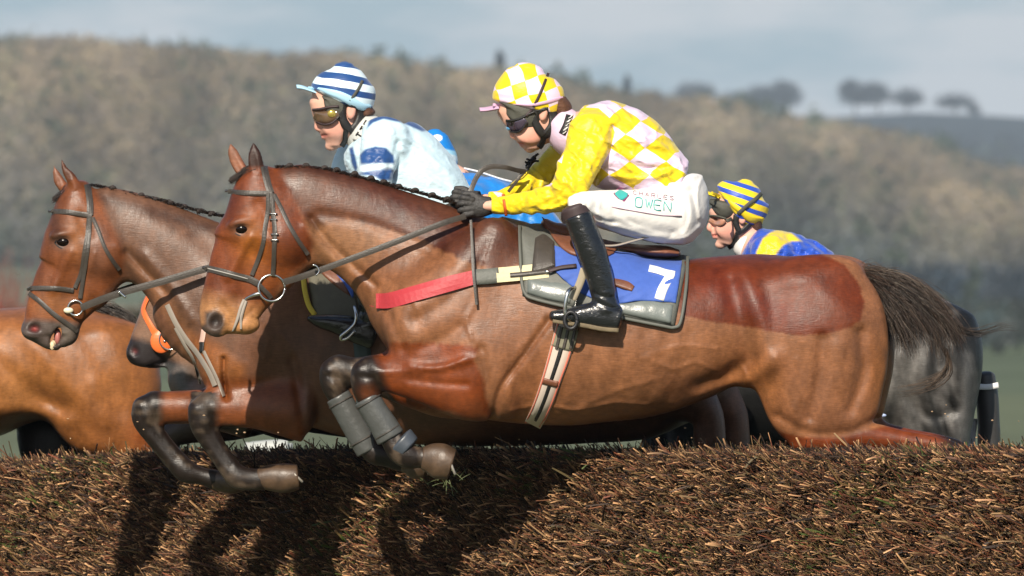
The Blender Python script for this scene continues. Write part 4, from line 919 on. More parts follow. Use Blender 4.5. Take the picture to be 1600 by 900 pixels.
tail(fB, hB, [[(1075, 450), (1110, 470), (1130, 520), (1135, 600)], [(1070, 460), (1090, 500), (1100, 560), (1105, 620)]], 500, TC, 15)

# ================================================================== horse ahead at the left edge
fC = Frame(5.2)
hC = empty('horse', (float(fC.x(60)), 4.6, 0)); tag(hC, 'light bay horse at the left edge, only its rump and dark tail showing', 'horse')
vC = Vol(fC, -620, 420, 200, 960, .42, .011)
vC.sweep([(-400, 420, -400, 640, .2), (-320, 430, -330, 690, .27), (-220, 455, -230, 708, .29), (-120, 470, -130, 702, .29), (-40, 480, -40, 690, .28), (20, 480, 20, 666, .27), (80, 478, 78, 650, .27), (130, 482, 130, 650, .26), (175, 502, 170, 660, .25), (215, 540, 195, 665, .2)], k=0, p=2.2, cap=(.4, .5))
for sy, ox in ((-1, 0), (1, -6)):
    vC.sweep([(70+ox, 520, 225+ox, 545, .12, .13*sy), (66+ox, 590, 248+ox, 590, .13, .14*sy), (85+ox, 650, 262+ox, 625, .12, .14*sy), (128+ox, 690, 262+ox, 662, .1, .14*sy), (170+ox, 716, 246+ox, 690, .07, .14*sy)], k=.06, cap=(.4, .4))
    vC.sweep([(205+ox, 700, 28, .06, .14*sy), (235+ox, 740, 20, .045, .14*sy), (255+ox, 775, 17, .035, .14*sy), (225+ox, 830, 12, .028, .14*sy), (205+ox, 880, 15, .03, .14*sy), (200+ox, 915, 17, .035, .14*sy)], k=.03)
vC.sweep([(120, 600, 60, .09, .17), (90, 660, 66, .09, .17), (100, 720, 60, .08, .17), (150, 790, 22, .04, .17)], k=.03)  # extra far-leg bulk added to fill the shaded gap under the belly
vC.sweep([(-400, 420, -360, 660, .2), (-460, 360, -430, 560, .13), (-520, 300, -500, 460, .1), (-560, 270, -550, 380, .07)], k=.05); vC.sweep([(-556, 300, 45, .09), (-590, 360, 34, .07), (-600, 420, 24, .055)], k=.03)
vC.sweep([(-330, 640, 60, .09, -.14), (-345, 740, 30, .05, -.14), (-350, 830, 18, .03, -.14), (-345, 930, 20, .035, -.14)], k=.05); vC.sweep([(-350, 640, 60, .09, .14), (-400, 720, 30, .05, .14), (-440, 800, 18, .03, .14), (-420, 880, 20, .035, .14)], k=.05)
vC.relief([(20, 505), (60, 540), (110, 600), (150, 650)], 16, .014, .08); vC.relief([(-10, 560), (40, 600), (100, 640)], 14, -.014, .1); vC.relief([(0, 640), (60, 640), (110, 655)], 14, .014, .1)
vC.relief([(120, 500), (160, 560), (190, 640)], 16, -.010, .08); vC.relief([(150, 600), (170, 660)], 12, .008, .1)
def colC(px, py, y):
    C = np.tile([.27, .115, .042], (len(px), 1)); nz = vnoise(px, py, y, 70, 23)
    C = mixc(C, (.22, .085, .035), np.clip(.3+nz*.5, 0, 1)*.7); C = mixc(C, (.36, .17, .065), gauss(px, py, 30, 610, 90, 50)*.7); C = mixc(C, (.25, .115, .07), np.clip((515-py)/30, 0, 1)*.6)
    C = mixc(C, (.03, .02, .016), np.clip((py-770)/40, 0, 1)); C = mixc(C, (.014, .010, .009), inpoly(px, py, [(0, 590), (200, 600), (200, 900), (0, 900)], 8)*(y > .03)); C = mixc(C, (.23, .06, .02), gauss(px, py, 240, 680, 30, 25)*.8); return grain(C, px, py, y, 81)*np.array([.85, .80, .75])  # far leg near-black: shade under the belly painted into the coat
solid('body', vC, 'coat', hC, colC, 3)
tail(fC, hC, [[(120, 478), (150, 474), (185, 484), (212, 500), (228, 520)], [(126, 482), (160, 486), (190, 500), (210, 520), (226, 545)], [(132, 486), (165, 498), (190, 518), (205, 540), (212, 560)]], 1300, [(.05, .04, .034), (.03, .024, .02), (.09, .07, .055)], 25, jit=3)

# ================================================================== horse with the orange bit guard, between the two
fD = Frame(1.95)
hD = empty('horse', (float(fD.x(500)), 2.6, 0)); tag(hD, 'brown horse with black muzzle and orange bit guard peeping out behind the second horse', 'horse')
vD = Vol(fD, 180, 1000, 330, 860, .36, .008, dx=(180, 330, .006))
vD.sweep([(262, 398, 330, 388, .07), (240, 432, 352, 430, .088), (228, 462, 345, 470, .088), (216, 490, 318, 505, .07), (208, 514, 290, 530, .058), (201, 538, 268, 552, .05), (205, 562, 258, 572, .044)], k=.02, p=2.3, cap=(.5, .3))
vD.ell(212, 552, 15, 17, .045, 0, 0, k=.012); 
for sy in (-1, 1): vD.ell(209, 549, 8, 9, .016, .045*sy, 20, k=.006, sub=True)
vD.relief([(258, 566), (236, 572), (222, 584)], 3, -.012, .01)
vD.sweep([(330, 380, 352, 470, .08), (390, 390, 350, 560, .10), (450, 410, 360, 620, .14), (520, 430, 420, 650, .18)], k=.05)
vD.sweep([(430, 430, 380, 600, .15), (500, 430, 480, 670, .25), (640, 440, 630, 690, .27), (780, 440, 770, 680, .26), (880, 440, 870, 650, .23), (930, 470, 915, 620, .19)], k=.05, p=2.2, cap=(.4, .5))
vD.sweep([(440, 620, 52, .09), (360, 655, 34, .07), (290, 668, 26, .06), (262, 690, 20, .05), (275, 730, 16, .04)], k=.03)
vD.sweep([(300, 560, 36, .08), (290, 600, 26, .07), (330, 620, 34, .10), (390, 600, 50, .12)], k=.04)
for sy in (-1, 1):
    vD.sweep([(470, 600, 40, .07, .15*sy), (420, 620, 26, .05, .15*sy), (375, 628, 20, .04, .15*sy), (395, 655, 14, .028, .15*sy), (430, 668, 15, .03, .15*sy), (455, 672, 17, .035, .15*sy)], k=.04)
    vD.sweep([(880, 560, 60, .10, .13*sy), (890, 640, 45, .08, .13*sy), (925, 665, 24, .05, .13*sy), (985, 672, 16, .03, .13*sy)], k=.05)
def colD(px, py, y):
    C = np.tile([.19, .105, .065], (len(px), 1)); nz = vnoise(px, py, y, 30, 33)
    C = mixc(C, (.012, .010, .012), inpoly(px+4*nz, py, [(180, 522), (205, 526), (236, 534), (256, 552), (280, 570), (250, 600), (180, 600)], 6)*.97)
    C = mixc(C, (.10, .10, .10), inpoly(px, py, [(262, 568), (300, 570), (420, 590), (420, 700), (230, 700), (240, 585)], 6)*np.clip(.8+nz*.5, 0, 1)); C = mixc(C, (.035, .022, .017), np.clip((py-618)/14, 0, 1))
    C = mixc(C, (.16, .03, .03), gauss(px, py, 211, 549, 4, 4)*.7); return C
solid('body', vD, 'coat', hD, colD, 2)
eye_of(fD, vD, hD, 262, 440, 8)
# its orange headgear
bD = empty('bridle', (float(fD.x(250)), 2.5, 1.9)); tag(bD, 'bright orange strap and round bit guard on the head behind the second horse', 'bridle')
mat('orange', (.80, .16, .035), .38)
V, F = ribbon(fD, [(262, 400), (246, 430), (236, 455), (225, 478), (226, 490), (238, 512), (248, 528)], [7, 7, 7, 7, 8, 9, 13], .005, vD, .004); mesh('cheek_strap', V, F, 'orange', bD)
yd = near(None, vD, 257, 530)-.012
c = W3(fD, [(253, 533, yd)])[0]; V, F = ball(c, (.040, .012, .044), 24, 12); mesh('bit_guard', V, F, 'orange', bD)
V, F = ring(fD, 266, 530, 16, yd-.016, .0028); mesh('bit_ring', V, F, 'metal', bD)
V, F = ball(c+np.array([.012, -.012, 0]), .006, 8, 6); mesh('rivet', V, F, 'metal', bD)

# ================================================================== dark grey horse at the back right
fF = Frame(1.9)
hF = empty('horse', (float(fF.x(1350)), 1.9, 0)); tag(hF, 'dark grey horse at the right, only its rump showing behind the nearest horse', 'horse')
vF = Vol(fF, 760, 1600, 380, 960, .40, .0085)
vF.sweep([(1010, 460, 1000, 640, .18), (1080, 450, 1075, 690, .25), (1180, 455, 1175, 705, .28), (1290, 450, 1285, 700, .28), (1380, 445, 1380, 690, .27), (1440, 455, 1440, 670, .26), (1498, 488, 1486, 650, .22)], k=0, p=2.2, cap=(.4, .5))
for sy, ox in ((-1, 0), (1, -20)):
    vF.sweep([(1340+ox, 510, 1520+ox, 512, .12, .12*sy), (1345+ox, 580, 1527+ox, 570, .12, .13*sy), (1360+ox, 640, 1526+ox, 630, .11, .13*sy), (1395+ox, 690, 1518+ox, 690, .09, .13*sy), (1440+ox, 740, 1515+ox, 740, .07, .13*sy)], k=.06, cap=(.4, .4))
    vF.sweep([(1480+ox, 750, 30, .06, .13*sy), (1500+ox, 800, 20, .04, .13*sy), (1490+ox, 860, 14, .03, .13*sy), (1480+ox, 920, 17, .034, .13*sy)], k=.03)
vF.sweep([(1010, 440, 960, 620, .15), (940, 430, 900, 560, .11), (870, 430, 850, 520, .08), (830, 450, 820, 510, .07)], k=.05); vF.sweep([(822, 480, 38, .08), (800, 530, 28, .06), (790, 570, 22, .05)], k=.03)
for sy in (-1, 1): vF.sweep([(1060, 640, 55, .08, .14*sy), (1030, 720, 28, .05, .14*sy), (1020, 800, 18, .035, .14*sy), (1015, 900, 17, .034, .14*sy)], k=.05)
for pth in ([(1390, 540), (1400, 600), (1390, 660)], [(1460, 540), (1455, 600), (1470, 680)], [(1415, 620), (1450, 650), (1490, 640)]): vF.relief(pth, 9, -.012, .06)
vF.relief([(1440, 520), (1420, 600), (1440, 690)], 16, -.02, .06); vF.relief([(1490, 540), (1500, 620), (1490, 700)], 14, .016, .06); vF.relief([(1400, 560), (1385, 640)], 14, .012, .06)
def colF(px, py, y):
    C = np.tile([.009, .009, .009], (len(px), 1)); nz = vnoise(px, py, y, 30, 43); nz2 = vnoise(px, py, y, 12, 44)
    C = mixc(C, (.11, .105, .10), np.clip(nz*1.1+nz2*.9-.1, 0, 1)*.9); C = mixc(C, (.13, .122, .112), np.clip(gauss(px, py, 1405, 585, 36, 80)*(1+.5*nz2), 0, 1)*.9); C = mixc(C, (.16, .155, .15), np.clip(gauss(px, py, 1508, 600, 10, 44)+gauss(px, py, 1500, 665, 10, 34), 0, 1)*.7); C = grain(C, px, py, y, 85)  # mottled coat, plus soft grey ovals painting highlights on the rump
    return C
solid('body', vF, 'coat', hF, colF, 2)
vq = Vol(fF, 1500, 1600, 540, 960, .12, .006)
vq.sweep([(1524, 590, 1558, 588, .05), (1527, 620, 1563, 620, .055), (1530, 660, 1565, 660, .055), (1530, 700, 1566, 700, .05), (1532, 900, 1562, 900, .04)], k=0, cap=(.5, .5))
V, F = vq.nets(); V[:, 1] += .16
tl = mesh('bandaged_tail', relax(V, F, 2), F, 'hair', hF, np.tile([.045, .043, .042], (len(V), 1)))
V, F = ribbon(fF, [(1525, 604), (1545, 605), (1562, 602)], 9, .004, ys=.10); mesh('white_tape', V, F, mat('white_tape', (.75, .75, .75), .6), hF)
V, F = tube(W3(fF, [(1527, 655, .2), (1525, 672, .2), (1523, 690, .2), (1522, 740, .2)]), .011, 4, 8); mesh('white_leg_strap', V, F, 'white_tape', hF)
V, F = merge([ball(W3(Frame(1.4), [(1367, 636, 0)])[0], (.012, .01, .022), 10, 6), ball(W3(Frame(1.4), [(1376, 649, 0)])[0], (.022, .008, .007), 10, 6)])
o = mesh('stirrup_iron', V, F, mat('pale_blue_plastic', (.45, .55, .8), .4)); tag(o, 'scrap of white and pale blue tack glinting between the two rumps', 'stirrup')
# ================================================================== clothing materials
SKIN = mat('skin', attr='col', rough=.5, spec=.35, nscale=60, namt=.06)
def silk(name, color=(.8, .8, .8), **kw):
    crease = 'cap' not in name; crs = .50 if 'checked' in name else .26
    m = mat(name, color, rough=kw.pop('rough', .42), spec=.4, sheen=.15, bscale=kw.pop('bs', 26), bstr=kw.pop('bst', .38), bscale2=9, bstr2=.35, stretch=kw.pop('stretch', (1, 1, 2.2)), rot=kw.pop('rot', (0, .6, 0)), **kw)
    if crease:
        nt = m.node_tree; b = nt.nodes['Principled BSDF']; tc = N(nt, 'ShaderNodeTexCoord')
        mp = N(nt, 'ShaderNodeMapping', ins={'Vector': tc.outputs['Object'], 'Rotation': (0, R(25), 0), 'Scale': (1, .6, 1.5)})
        w = N(nt, 'ShaderNodeTexWave', ins={'Vector': mp.outputs[0], 'Scale': 5.5, 'Distortion': 9.0, 'Detail': 2.0, 'Detail Scale': 1.6})
        n = N(nt, 'ShaderNodeTexNoise', ins={'Vector': tc.outputs['Object'], 'Scale': 7.0, 'Detail': 2.0})
        h = M_(nt, 'MULTIPLY', M_(nt, 'POWER', w.outputs['Fac'], 2.2), n.outputs['Fac'])
        bp = N(nt, 'ShaderNodeBump', ins={'Height': h, 'Strength': crs, 'Distance': .020, 'Normal': b.inputs['Normal'].links[0].from_socket}); nt.links.new(bp.outputs[0], b.inputs['Normal'])
    return m
mat('glove', (.035, .033, .032), .6, bscale=70, bstr=.5)
mat('black_leather', (.010, .011, .013), .22, spec=.6, coat=.35, bscale=26, bstr=.5, stretch=(1, 1, 1.6))
mat('cap_dark', (.075, .075, .06), .7, nscale=40, namt=.15, bscale=120, bstr=.2)
mat('harness', (.014, .014, .014), .5, bscale=60, bstr=.3)
mat('lens', (.05, .035, .06), .08, spec=.9, coat=.8)
mat('elastic', (.045, .028, .03), .6)
mat('brown_hair', (.10, .04, .02), .6, nscale=80, namt=.5, bscale=200, bstr=.8, stretch=(.3, 1, 1))
def skincol(lips, cheek, ear, nose):
    def f(px, py, y):
        C = np.tile([.70, .40, .30], (len(px), 1))
        st_ = np.clip(gauss(px, py, lips[0]+16, lips[1]+6, 20, 12), 0, 1)*np.clip(.6+.5*vnoise(px, py, y, 2.5, 5), 0, 1); C = mixc(C, (.40, .27, .23), st_*.40); C = mixc(C, (.70, .27, .21), gauss(px, py, *cheek)*.6); C = mixc(C, (.50, .12, .10), gauss(px, py, *lips)*.85)
        C = mixc(C, (.72, .28, .22), gauss(px, py, *ear)*.5); C = mixc(C, (.74, .28, .22), gauss(px, py, *nose)*.6); return C
    return f
def head_vol(fr, x0, x1, y0, y1, hd, hw=.30, st=.011):
    """grid for a whole figure, dense around the head box hd=(x0,x1,y0,y1)"""
    return Vol(fr, x0, x1, y0, y1, hw, st, dx=(hd[0], hd[1], .0034), dz=(hd[2], hd[3], .0034), dy=(.13, .0042))
def text_strokes(fr, vol, strokes, w, th=.0015, off=.002):
    return merge([ribbon(fr, s, w, th, vol, off, nsub=2, na=2, ysm=1, round_=False) for s in strokes])
def letter(ch, x, y, w, h, sk=0., dn=0.):
    """block letter strokes; sk slant of uprights, dn baseline drop per px"""
    L = {'O': [[(0, .2), (.2, 0), (.8, 0), (1, .2), (1, .8), (.8, 1), (.2, 1), (0, .8), (0, .2)]], 'W': [[(0, 0), (.25, 1), (.5, .2), (.75, 1), (1, 0)]], 'E': [[(1, 0), (0, 0), (0, 1), (1, 1)], [(0, .5), (.8, .5)]],
         'R': [[(0, 1), (0, 0), (.9, .05), (.95, .45), (0, .5)], [(.4, .5), (1, 1)]], 'S': [[(1, .1), (.3, 0), (0, .25), (1, .75), (.7, 1), (0, .9)]], 'A': [[(0, 1), (.5, 0), (1, 1)], [(.2, .65), (.8, .65)]], 'C': [[(1, .1), (.3, 0), (0, .5), (.3, 1), (1, .9)]],
         'I': [[(.5, 0), (.5, 1)]], 'T': [[(0, 0), (1, 0)], [(.5, 0), (.5, 1)]], 'H': [[(0, 0), (0, 1)], [(1, 0), (1, 1)], [(0, .5), (1, .5)]], 'P': [[(0, 1), (0, 0), (.95, .05), (.95, .5), (0, .5)]], 'L': [[(0, 0), (0, 1), (1, 1)]], 'N': [[(0, 1), (0, 0), (1, 1), (1, 0)]]}
    return [[(x+u*w+sk*(1-v)*h, y+v*h+dn*(u*w)) for u, v in s] for s in L[ch]]
def helmet(fr, root, rows, m, peak, name='helmet', cut=None):
    v = Vol(fr, min(r[0] for r in rows)-12, max(r[2] for r in rows)+12, min(min(r[1], r[3]) for r in rows)-14, max(max(r[1], r[3]) for r in rows)+14, .14, .0036)
    v.sweep(rows, k=0, p=2.15, cap=(.12, .42)); 
    V, F = v.nets(); h = mesh(name, relax(V, F, 2), F, m, root)
    # peak: a curved shelf; rows of (x,y,halfwidth) from the brim line out to the tip
    P = catmull(peak, 6); n = len(P); V = []; F = []; k = 13
    for i, (x, y, w) in enumerate(P):
        for j in range(k):
            a = -1+2*j/(k-1); V.append((float(fr.x(x+(a*a)*w*110*.55)), fr.Y+a*w, float(fr.z(y+a*a*5))))
    top = len(V); V2 = [(a, b, c-.004) for a, b, c in V]
    for i in range(n-1):
        for j in range(k-1):
            a = i*k+j; F += [(a, a+1, a+k+1, a+k), (top+a, top+a+k, top+a+k+1, top+a+1)]
    for j in range(k-1): F += [((n-1)*k+j, (n-1)*k+j+1, top+(n-1)*k+j+1, top+(n-1)*k+j)]
    for i in range(n-1): F += [(i*k, (i+1)*k, top+(i+1)*k, top+i*k), (i*k+k-1, top+i*k+k-1, top+(i+1)*k+k-1, (i+1)*k+k-1)]
    return v, h, (V+V2, F)
def shape(name, fr, box, rows_list, m, root, st=.004, hw=.14, k=.0, cap=(.3, .3), p=2., subs=(), yoff=0., it=2):
    v = Vol(fr, *box, hw, st)
    for r in rows_list: v.sweep(r, k=k, cap=cap, p=p)
    for s in subs: v.ell(*s, sub=True, k=.004)
    V, F = v.nets(); V[:, 1] += yoff
    return v, mesh(name, relax(V, F, it), F, m, root)

# ================================================================== rider A: yellow and lilac
fJ = Frame(0.)
jA = empty('person', (float(fJ.x(960)), 0, float(fJ.z(380)))); tag(jA, 'jockey in yellow and lilac checked silks and cap crouching on the nearest horse', 'person')
v = head_vol(fJ, 690, 1120, 92, 530, (765, 900, 96, 246), hw=.40)
v.ell(828, 158, 48, 46, .074, k=.02)
v.sweep([(776, 170, 874, 165, .068), (786, 188, 872, 182, .070), (794, 199, 868, 198, .066), (801, 209, 862, 210, .060), (808, 220, 856, 220, .050), (818, 231, 846, 229, .034)], k=.012, p=2.15, cap=(.4, .35))
v.caps([(797, 194, 0, .007), (799, 204, 0, .009), (802, 212, 0, .0115), (807, 214, 0, .009)], k=.010)
v.caps([(803, 214, -.010, .006), (806, 215, -.013, .006)], k=.006); v.caps([(803, 214, .010, .006), (806, 215, .013, .006)], k=.006)
v.caps([(816, 222, -.018, .0055), (811, 221.5, 0, .0075), (816, 222, .018, .0055)], k=.006); v.caps([(819, 227, -.015, .0055), (815, 226.5, 0, .0078), (819, 227, .015, .0055)], k=.006)
v.ell(828, 232, 9, 7, .02, k=.012); v.relief([(811, 224.5), (824, 224)], 1.6, -.0035, .001)
for sy in (-1, 1):
    v.ell(803, 196, 8, 6, .014, .034*sy, k=.008, sub=True); v.ell(826, 212, 18, 13, .018, .048*sy, k=.014)
    v.ell(849, 178, 6.5, 12, .011, .076*sy, -12, k=.004); v.ell(847, 179, 3.5, 8, .006, .090*sy, -12, k=.003, sub=True)
v.sweep([(862, 196, 27, .052), (880, 200, 26, .055), (905, 206, 24, .058)], k=.02)
v.sweep([(930, 175, 906, 250, .11), (945, 175, 916, 262, .14), (985, 174, 938, 280, .17), (1025, 200, 960, 288, .16), (1055, 238, 990, 288, .13), (1075, 282, 1020, 305, .12), (1078, 318, 1045, 338, .11)], k=.03, p=2.2)
for sy in (-1, 1):
    if sy < 0: A_ = [(925, 208, 26, .045, -.165), (917, 238, 24, .042, -.20), (903, 270, 22, .04, -.235), (886, 298, 17, .036, -.25), (862, 311, 14, .03, -.225), (825, 317, 11, .026, -.175), (790, 321, 9, .022, -.125), (760, 322, 8, .02, -.10)]
    else: A_ = [(915, 215, 24, .045, .17), (884, 240, 18, .038, .205), (858, 264, 14, .034, .20), (832, 285, 11, .028, .16), (806, 300, 9, .022, .11), (782, 309, 7, .018, .07), (750, 310, 7, .018, .05)]
    v.sweep(A_, k=.02)
    v.sweep([(1050, 330, 34, .08, .10*sy), (1000, 332, 28, .07, .17*sy), (940, 324, 20, .055, .25*sy), (908, 324, 15, .042, .305*sy)], k=.03)
    v.sweep([(908, 325, 15, .042, .305*sy), (922, 385, 18, .042, .335*sy), (940, 440, 14, .034, .345*sy), (950, 490, 12, .026, .345*sy)], k=.02); v.sweep([(953, 498, 8, .024, .345*sy), (900, 494, 7, .024, .345*sy), (872, 493, 6, .024, .345*sy)], k=.02)
solid('body', v, 'skin', jA, skincol((814, 224, 7, 4), (832, 212, 16, 12), (848, 180, 8, 12), (801, 211, 6, 7)), 1)
# cap, lining, harness
YEL = (.80, .60, .012); LIL = (.80, .62, .78)
kk = 1/fJ.k
def lat(c, u, w, fr, root):
    """checker lattice with a square centred on pixel c and edge vectors u, w (px) -> two linear functions of object coords"""
    det = u[0]*w[1]-u[1]*w[0]; ox, oz = root.location.x, root.location.z; r = []
    for (p, q) in ((w[1]/det, -w[0]/det), (-u[1]/det, u[0]/det)):
        # px = (x+ox)/k+800 ; py = 450-(z+oz-CZ)/k
        r.append((p/fr.k, -q/fr.k, p*(ox/fr.k+800-c[0])+q*(450-(oz-CZ)/fr.k-c[1])+.5))
    return r
mA = silk('checked_cap', bs=60, bst=.12); k1, k2 = lat((812, 142), (22, -7), (8, 24), fJ, jA); lin_pattern(mA, 'checker', k1, k2, (YEL, LIL))
hv, hm_, pk = helmet(fJ, jA, [(768, 166, 876, 166, .094), (768, 155, 882, 148, .100), (773, 136, 876, 132, .097), (786, 119, 864, 117, .08), (804, 108, 850, 108, .05)], mA, [(775, 164, .085), (765, 166, .062), (757, 167.5, .04), (749, 168, .018)])
mesh('peak', *pk, mat('lilac_cloth', (.62, .40, .56), .5), hm_)
V, F = ribbon(fJ, [(770, 164), (800, 165.5), (830, 165), (855, 160), (880, 153)], 5, .004, hv, .001); mesh('brim_band', V, F, 'lilac_cloth', hm_)
V, F = ball(W3(fJ, [(808, 108, 0)])[0], (.014, .014, .008), 10, 6); mesh('cap_button', V, F, mat('yellow_cloth', YEL, .5), hm_)
sv, sl = shape('cap_lining', fJ, (760, 892, 150, 215), [[(773, 172, 862, 169, .089), (773, 180, 858, 175, .089), (775, 187, 852, 176, .086), (781, 196, 828, 186, .074)]], 'cap_dark', jA, cap=(.2, .12), p=2.2)
V, F = merge([ribbon(fJ, [(843, 168), (836, 178), (836, 190), (842, 202), (850, 212)], [13, 12, 12, 13, 12], .006, v, .003), ribbon(fJ, [(858, 166), (864, 180), (864, 196), (856, 208), (850, 214)], [12, 14, 15, 14, 10], .006, v, .003),
              ribbon(fJ, [(850, 210), (849, 218), (846, 226), (842, 231)], 9, .005, v, .003), ribbon(fJ, [(826, 174), (838, 172), (856, 168)], 9, .005, v, .004)])
mesh('chin_harness', V, F, 'harness', jA)
V, F = ribbon(fJ, [(791, 196), (797, 197), (806, 196), (814, 193), (821, 187)], [9, 15, 19, 19, 12], .012, v, .004); g = mesh('goggles', V, F, 'lens', jA)
V, F = merge([ribbon(fJ, [(790, 189), (800, 189), (812, 186), (824, 180), (836, 175)], 4, .015, v, .004), ribbon(fJ, [(797, 206), (808, 207), (817, 201), (823, 191)], 2.6, .015, v, .004)]); mesh('goggle_frame', V, F, 'harness', g)
V, F = merge([ribbon(fJ, [(833, 168), (840, 155), (847, 139), (853, 124), (857, 114)], 4.2, .0025, hv, .002), ribbon(fJ, [(822, 182), (828, 175), (834, 167)], 4.2, .003, sv, .003)]); mesh('goggle_strap', V, F, 'elastic', g)
V, F = ball(W3(fJ, [(795, 200, -.028)])[0], (.009, .014, .010), 12, 8); mesh('side_lens', V, F, mat('blue_lens', (.10, .30, .55), .1, coat=.6), g)
_, hr = shape('hair', fJ, (850, 900, 140, 200), [[(862, 160, 885, 152, .06), (862, 174, 893, 164, .062), (868, 184, 892, 176, .055)]], 'brown_hair', jA, cap=(.4, .4))
cv, cl = shape('collar', fJ, (845, 910, 150, 250), [[(855, 208, 881, 162, .070), (862, 221, 892, 168, .082), (870, 236, 905, 176, .098), (880, 246, 915, 178, .105)]], mat('lilac_collar', (.70, .52, .66), .55, bscale=40, bstr=.3), jA, cap=(.12, .2))
V, F = ribbon(fJ, [(878, 210), (884, 198), (888, 186), (890, 180)], 11, .002, cv, .002); lb = mesh('lettered_badge', V, F, 'harness', cl)
st_ = []
for i, ch in enumerate('TOWER'):
    cx, cy = 877+2.9*i, 209-6.6*i; st_ += [[(cx-3.4*(.5-b_)+1.0*a_*5-2, cy-4.6*(a_)-1.5*b_+1.5) for a_, b_ in [((p[0]), 1-(p[1])) for p in s]] for s in letter(ch, 0, 0, 1, 1)]
V, F = merge([ribbon(fJ, [(x+3, y+1) for x, y in s], .9, .001, cv, .0055, nsub=1, na=2, ysm=0, round_=False) for s in st_]); mesh('lettering', V, F, 'white_tape', lb)
# jacket
jv = Vol(fJ, 745, 1120, 140, 350, .34, .0058)
jv.sweep([(906, 162, 884, 232, .12), (938, 153, 905, 270, .185), (985, 165, 932, 292, .195), (1025, 190, 955, 299, .185), (1060, 226, 980, 303, .17), (1084, 254, 1008, 303, .16), (1096, 270, 1030, 300, .152)], k=0, p=2.25, cap=(.10, .15))
JN = [(925, 208, 38, .065, -.165), (917, 238, 36, .062, -.20), (903, 270, 34, .06, -.235), (888, 296, 29, .054, -.25), (862, 311, 23, .046, -.225), (825, 317, 18.5, .038, -.175), (790, 321, 15, .032, -.125), (769, 322, 12.5, .030, -.105)]
jv.sweep(JN, k=.022, cap=(.8, .15))
jv.sweep([(915, 210, 36, .065, .165), (884, 240, 28, .058, .205), (858, 264, 24, .052, .20), (832, 285, 20, .044, .16), (806, 300, 16, .036, .11), (782, 309, 12, .03, .07), (764, 310, 11, .028, .05)], k=.022, cap=(.8, .15))
jv.wavy(1, .35, .055, .0038, [(900, 250), (880, 300), (830, 318)], 32); jv.wavy(.5, 1, .06, .0030, [(985, 200), (1010, 250), (1040, 280)], 60, 1.3); jv.wavy(1, -.2, .05, .003, [(868, 262), (820, 292)], 24, 2.)
jv.relief([(958, 200), (952, 240), (932, 275), (922, 300)], 5, -.012, .03, -1); jv.relief([(960, 230), (990, 240), (1030, 235)], 4, -.003, .03); jv.relief([(950, 262), (985, 270), (1020, 262)], 4, -.004, .03)
jv.relief([(862, 302), (885, 312), (905, 300)], 4, -.006, .03, -1); jv.relief([(800, 327), (850, 324), (890, 314)], 3, -.005, .03, -1); jv.relief([(905, 225), (888, 250), (878, 275)], 7, .004, .03, -1)
for pth, rr, am in (([(935, 190), (915, 225), (900, 262)], 3, -.004), ([(948, 205), (930, 245), (908, 285)], 3, .004), ([(892, 240), (905, 262), (922, 270)], 2.6, -.005), ([(880, 268), (898, 284), (916, 286)], 2.6, .004), ([(872, 298), (845, 305), (815, 306)], 2.6, -.004),
                    ([(858, 326), (835, 322), (800, 330)], 2.6, .004), ([(884, 296), (862, 314), (840, 322)], 3, -.006), ([(905, 300), (884, 318), (850, 330)], 2.6, .005), ([(962, 215), (990, 222), (1024, 216)], 2.8, .004), ([(960, 245), (1000, 262), (1050, 262)], 2.8, -.004),
                    ([(955, 275), (1000, 280), (1040, 272)], 2.8, .005), ([(975, 190), (1010, 200), (1045, 232)], 2.8, -.003), ([(1020, 282), (1055, 262), (1080, 262)], 2.6, .004), ([(820, 312), (812, 322), (816, 332)], 2.6, -.004), ([(800, 312), (796, 322), (800, 332)], 2.4, .0035)): jv.relief(pth, rr, am*1.25, .01, -1)
for pth, rr, am in (([(842, 256), (856, 268), (872, 262)], 2.6, -.005), ([(822, 276), (838, 286), (852, 284)], 2.6, .005), ([(834, 265), (850, 278), (866, 275)], 2.4, .004)): jv.relief(pth, rr, am*1.25, -.2)
mJ = silk('checked_silk'); k1, k2 = lat((974, 190), (31, 21), (26, -21), fJ, jA); lin_pattern(mJ, 'checker', k1, k2, (YEL, LIL))
# sleeves are plain yellow: blend by an attribute painted from the tracing
ntm = mJ.node_tree; b_ = ntm.nodes['Principled BSDF']; src = b_.inputs['Base Color'].links[0].from_socket
at = N(ntm, 'ShaderNodeAttribute', attribute_name='col'); rf = N(ntm, 'ShaderNodeSeparateColor', ins={0: at.outputs['Color']})
mm = N(ntm, 'ShaderNodeMixRGB', ins={'Fac': M_(ntm, 'GREATER_THAN', rf.outputs[0], .5), 'Color1': src, 'Color2': (*YEL, 1)}); ntm.links.new(mm.outputs[0], b_.inputs['Base Color'])
def colJ(px, py, y):
    near_ = inpoly(px, py, [(893, 178), (912, 168), (935, 170), (952, 186), (960, 208), (952, 238), (934, 270), (915, 306), (890, 345), (740, 345), (740, 290), (860, 292), (874, 272), (884, 222)], 2)*(y < -.02)
    far_ = (inpoly(px, py, [(740, 345), (740, 290), (800, 270), (846, 215), (874, 228), (905, 200), (930, 200), (900, 290)], 2))*(y > .05)
    return np.repeat(np.maximum(near_, far_)[:, None], 3, 1)
solid('jacket', jv, mJ, jA, colJ, 1)
V, F = ribbon(fJ, [(786, 303), (787, 312), (789, 325), (791, 338)], 4.5, .003, jv, .002); mesh('cuff_band', V, F, mat('orange_elastic', (.65, .12, .02), .6), jA)
